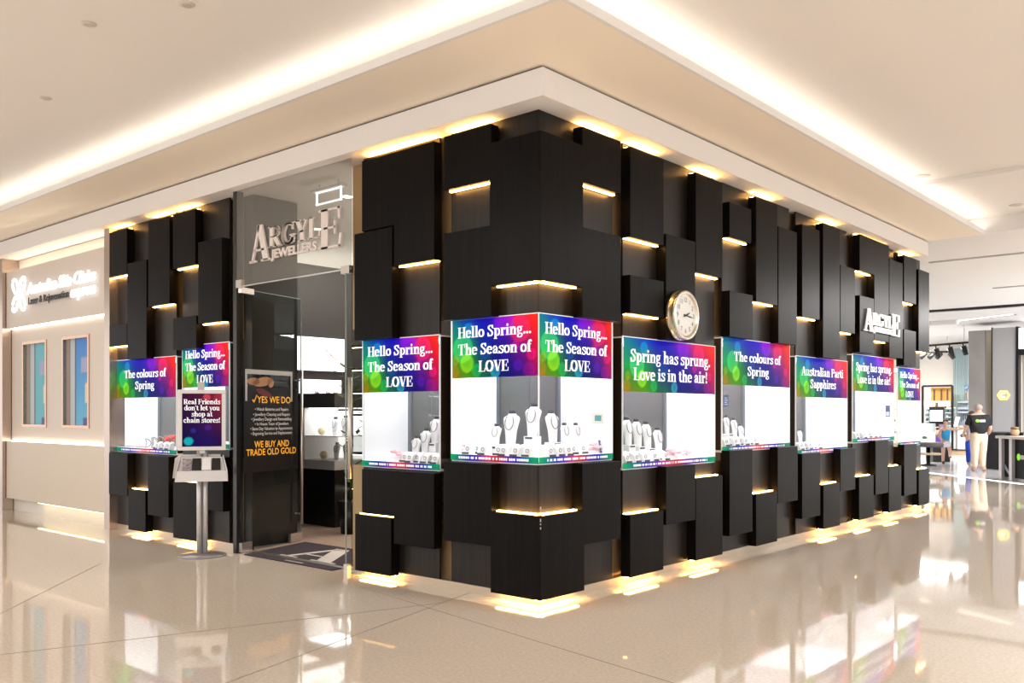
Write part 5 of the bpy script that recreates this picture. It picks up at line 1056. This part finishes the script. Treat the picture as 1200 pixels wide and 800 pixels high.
def person(base, yaw, H, label, J, clothes, skin, group=None):
    """J: joints in units of the body height, x to the figure's right-hand screen side, y away from the viewer."""
    r = empty('person', base, label, 'person', group); r.rotation_euler = (0, 0, yaw); S_ = lambda k: tuple(c * H for c in J[k])
    names = list(J); idx = {k: i for i, k in enumerate(names)}; pts = [tuple(q * H for q in J[k]) for k in names]
    E = chain(*[idx[k] for k in ('pelvis', 'waist', 'chest', 'neck', 'skull', 'crown')])
    for sd in 'lr': E += chain(*[idx[sd + k] if k not in ('pelvis', 'chest') else idx[k] for k in ('pelvis', 'hip', 'knee', 'ankle', 'toe')]) + chain(*[idx[sd + k] if k != 'chest' else idx['chest'] for k in ('chest', 'sho', 'elb', 'wri', 'palm')])
    # five fingers on each hand
    for sd in 'lr':
        w_, p_ = Vector(pts[idx[sd + 'wri']][:3]), Vector(pts[idx[sd + 'palm']][:3]); d = (p_ - w_).normalized(); s_ = d.cross(Vector((0, 1, 0)) if abs(d.y) < .8 else Vector((1, 0, 0))).normalized()
        for f in range(4):
            b0 = p_ + s_ * (f - 1.5) * .011 * H; L = (.036, .042, .040, .030)[f] * H; k = len(pts); pts += [(*(b0 + d * L * .4), .0048 * H), (*(b0 + d * L + Vector((0, -.006 * H, 0))), .004 * H)]; E += [(idx[sd + 'palm'], k), (k, k + 1)]
        k = len(pts); b0 = w_ + (p_ - w_) * .45; pts += [(*(b0 + s_ * .026 * H + d * .006 * H), .0052 * H), (*(b0 + s_ * .034 * H + d * .024 * H), .0045 * H)]; E += [(idx[sd + 'wri'], k), (k, k + 1)]
    skin_mesh('body', pts, E, skin, r)
    hx, hy, hz = [q * H for q in J['skull'][:3]]; nose = J.get('face', (0, -1))
    for nm, ch, mt_, g, sub in clothes:
        P, ee = [], []; seen = {}
        for line in ch:
            prev = None
            for kk in line:
                if isinstance(kk, str): key = kk; q = J[kk]
                else: key = kk; a, b_, t = kk; q = tuple(J[a][i] + (J[b_][i] - J[a][i]) * t for i in range(min(len(J[a]), len(J[b_]))))
                if key not in seen:
                    seen[key] = len(P); rr_ = [q[3] * H * g] + ([q[4] * H * g] if len(q) > 4 else []); P.append((q[0] * H, q[1] * H, q[2] * H, *rr_))
                if prev is not None and (prev, seen[key]) not in ee and (seen[key], prev) not in ee: ee.append((prev, seen[key]))
                prev = seen[key]
        skin_mesh(nm, P, ee, mt_, r, sub)
    return r
STAND = {'pelvis': (0, 0, .50, .085, .062), 'waist': (0, 0, .60, .085, .066), 'chest': (0, .0, .73, .095, .066), 'neck': (0, -.005, .845, .033), 'skull': (0, -.012, .905, .047, .05), 'crown': (0, -.012, .955, .042, .046),
 'lhip': (-.055, 0, .47, .062), 'lknee': (-.06, -.012, .27, .042), 'lankle': (-.062, .0, .05, .028), 'ltoe': (-.07, -.075, .02, .024), 'rhip': (.055, 0, .47, .062), 'rknee': (.06, -.012, .27, .042), 'rankle': (.064, .0, .05, .028), 'rtoe': (.075, -.075, .02, .024),
 'lsho': (-.115, 0, .785, .042), 'lelb': (-.155, .0, .62, .030), 'lwri': (-.15, -.05, .48, .020), 'lpalm': (-.15, -.06, .44, .017), 'rsho': (.115, 0, .785, .042), 'relb': (.155, .0, .62, .030), 'rwri': (.15, -.05, .48, .020), 'rpalm': (.15, -.06, .44, .017)}
def hair(r, H, J, m_, drop=.0, back=.012):
    x, y, z = [q * H for q in J['skull'][:3]]; M_ = MB(); M_.ball(Vector((x, y + back * H, z + .018 * H)), .056 * H, .060 * H, (.056 + drop) * H, 16); o = M_.build('hair', m_, None, loc=(0, 0, 0)); o.parent = r; return o
def face(r, H, J, dirv, m_):
    x, y, z = [q * H for q in J['skull'][:3]]; d = Vector(dirv).normalized(); s_ = d.cross(UP); c = Vector((x, y, z)); M_ = MB()
    M_.ball(c + d * .052 * H + UP * .004 * H, .009 * H, .009 * H, .014 * H, 8); o = M_.build('nose', m_, None, loc=(0, 0, 0)); o.parent = r
    M_ = MB(); [M_.ball(c + s_ * q * .050 * H + UP * .002 * H, .010 * H, .010 * H, .016 * H, 8) for q in (-1, 1)]; o = M_.build('ear', m_, None, loc=(0, 0, 0)); o.parent = r
    M_ = MB(); [M_.ball(c + d * .044 * H + s_ * q * .020 * H + UP * .012 * H, .006 * H, .006 * H, .004 * H, 8) for q in (-1, 1)]; M_.obox(c + d * .047 * H - UP * .022 * H, s_, d, UP, .014 * H, .004 * H, .003 * H); o = M_.build('eyes_and_mouth', mat('face_dark', (.12, .05, .04), .5), None, loc=(0, 0, 0)); o.parent = r
SKP = mat('skin_pale', (.62, .38, .28), .5)
# man seen from behind: walks to the kiosk, right forearm forward
J = dict(STAND); J.update({'pelvis': (0, 0, .50, .092, .07), 'waist': (0, 0, .60, .105, .082), 'chest': (0, 0, .73, .108, .076), 'skull': (.0, .02, .905, .05, .052), 'crown': (.0, .02, .955, .044, .046), 'lsho': (-.125, 0, .785, .046), 'rsho': (.125, 0, .785, .046),
 'lelb': (-.165, .03, .63, .032), 'lwri': (-.165, .11, .55, .022), 'lpalm': (-.16, .14, .53, .018), 'relb': (.17, .01, .62, .032), 'rwri': (.205, .10, .565, .022), 'rpalm': (.215, .135, .56, .018),
 'lhip': (-.058, 0, .47, .070), 'lknee': (-.06, .0, .27, .052), 'lankle': (-.058, .0, .055, .032), 'ltoe': (-.06, .07, .02, .026), 'rhip': (.058, 0, .47, .070), 'rknee': (.062, .02, .27, .052), 'rankle': (.07, .03, .055, .032), 'rtoe': (.13, .07, .02, .026)})
gm = gr(1147, 552.5); ym = YAW
SHIRT = [('shirt', [['pelvis', 'waist', 'chest', ('chest', 'neck', .55)], ['chest', 'lsho', ('lsho', 'lelb', .85)], ['chest', 'rsho', ('rsho', 'relb', .85)]], mat('shirt_black', (.010, .010, .013), .8), 1.22, 2),
         ('trousers', [['pelvis', 'waist'], ['pelvis', 'lhip', 'lknee', 'lankle'], ['pelvis', 'rhip', 'rknee', 'rankle']], mat('trousers_sand', (.74, .60, .46), .8), 1.10, 2),
         ('shoes', [[('lankle', 'ltoe', .1), 'ltoe']], mat('shoe_brown', (.35, .24, .18), .6), 1.35, 2), ('shoes', [[('rankle', 'rtoe', .1), 'rtoe']], mat('shoe_brown'), 1.35, 2)]
H = 1.75
pm = person(gm, ym, H, 'man seen from behind in a black T-shirt and sand trousers standing at the kiosk', J, SHIRT, SKP)
hair(pm, H, J, mat('hair_grey', (.42, .33, .31), .7), 0, -.004); face(pm, H, J, (0, 1, 0), SKP)
m = MB(); m.ball(Vector((-.065 * H, -.090 * H, .735 * H)), .030 * H, .008 * H, .022 * H, 14); o = m.build('shirt_emblem', GRN, None, loc=(0, 0, 0)); o.parent = pm
o = MB().box((-.035 * H, -.098 * H, .717 * H), (.045 * H, -.086 * H, .752 * H)).build('shirt_lettering', mat('logo_grey'), None, loc=(0, 0, 0)); o.parent = pm
# person in blue, mostly behind the man
J2 = dict(STAND); J2.update({'lelb': (-.15, -.06, .66, .03), 'lwri': (-.25, -.12, .68, .02), 'lpalm': (-.29, -.13, .69, .017)})
g2_ = cw(1138.5, 545, 25.2); g2_.z = 0.003
BLU = mat('dress_blue', (.01, .06, .55), .7)
p2_ = person(g2_, YAW, 1.58, 'person in a bright blue outfit half hidden behind the man, arm stretched to the child', J2, [('top', [[('pelvis', 'waist', .3), 'waist', 'chest', ('chest', 'neck', .5)], ['chest', 'lsho', ('lsho', 'lelb', .8)], ['chest', 'rsho', ('rsho', 'relb', .8)]], mat('top_pale_blue', (.45, .50, .68), .7), 1.12, 2), ('trousers', [['pelvis', ('pelvis', 'waist', .4)], ['pelvis', 'lhip', 'lknee', 'lankle'], ['pelvis', 'rhip', 'rknee', 'rankle']], BLU, 1.18, 2)], SKP)
hair(p2_, 1.58, J2, mat('hair_brown', (.10, .05, .03), .7)); face(p2_, 1.58, J2, (0, -1, 0), SKP)
# running child
J3 = dict(STAND); J3.update({'skull': (-.0, -.012, .895, .056, .06), 'crown': (-.0, -.012, .95, .05, .054), 'pelvis': (0, 0, .48, .075, .06), 'waist': (.0, 0, .58, .07, .058), 'chest': (.01, 0, .70, .078, .058), 'lsho': (-.085, 0, .765, .036), 'rsho': (.10, 0, .765, .036), 'lelb': (-.13, .03, .63, .028), 'lwri': (-.11, -.05, .54, .02), 'lpalm': (-.10, -.07, .51, .017),
 'relb': (.22, -.02, .74, .026), 'rwri': (.34, -.03, .76, .019), 'rpalm': (.38, -.03, .765, .016), 'lhip': (-.045, 0, .45, .055), 'lknee': (-.05, .0, .26, .040), 'lankle': (-.045, .02, .05, .027), 'ltoe': (-.06, -.05, .02, .024), 'rhip': (.05, 0, .45, .055), 'rknee': (.11, .03, .29, .040), 'rankle': (.17, .16, .17, .027), 'rtoe': (.19, .17, .115, .024)})
gc = gr(1108, 543.5)
p3_ = person(gc, YAW, 1.34, 'running child in a blue sleeveless top and white shorts before the notice board', J3, [('top', [['pelvis', 'waist', 'chest', ('chest', 'neck', .45)], [('chest', 'lsho', .0), ('chest', 'lsho', .75)], [('chest', 'rsho', .0), ('chest', 'rsho', .75)]], mat('top_blue', (.03, .35, .72), .7), 1.3, 2), ('shorts', [['pelvis', ('pelvis', 'waist', .5)], ['pelvis', 'lhip', ('lhip', 'lknee', .55)], ['pelvis', 'rhip', ('rhip', 'rknee', .55)]], mat('shorts_white', (.80, .82, .86), .7), 1.42, 2), ('shoes', [['lankle', 'ltoe']], mat('shoe_dark', (.12, .05, .03), .6), 1.3, 2), ('shoes', [['rankle', 'rtoe']], DARK, 1.3, 2)], SKP)
hair(p3_, 1.34, J3, mat('hair_dark', (.03, .018, .012), .7)); face(p3_, 1.34, J3, (-1, -.3, 0), SKP)
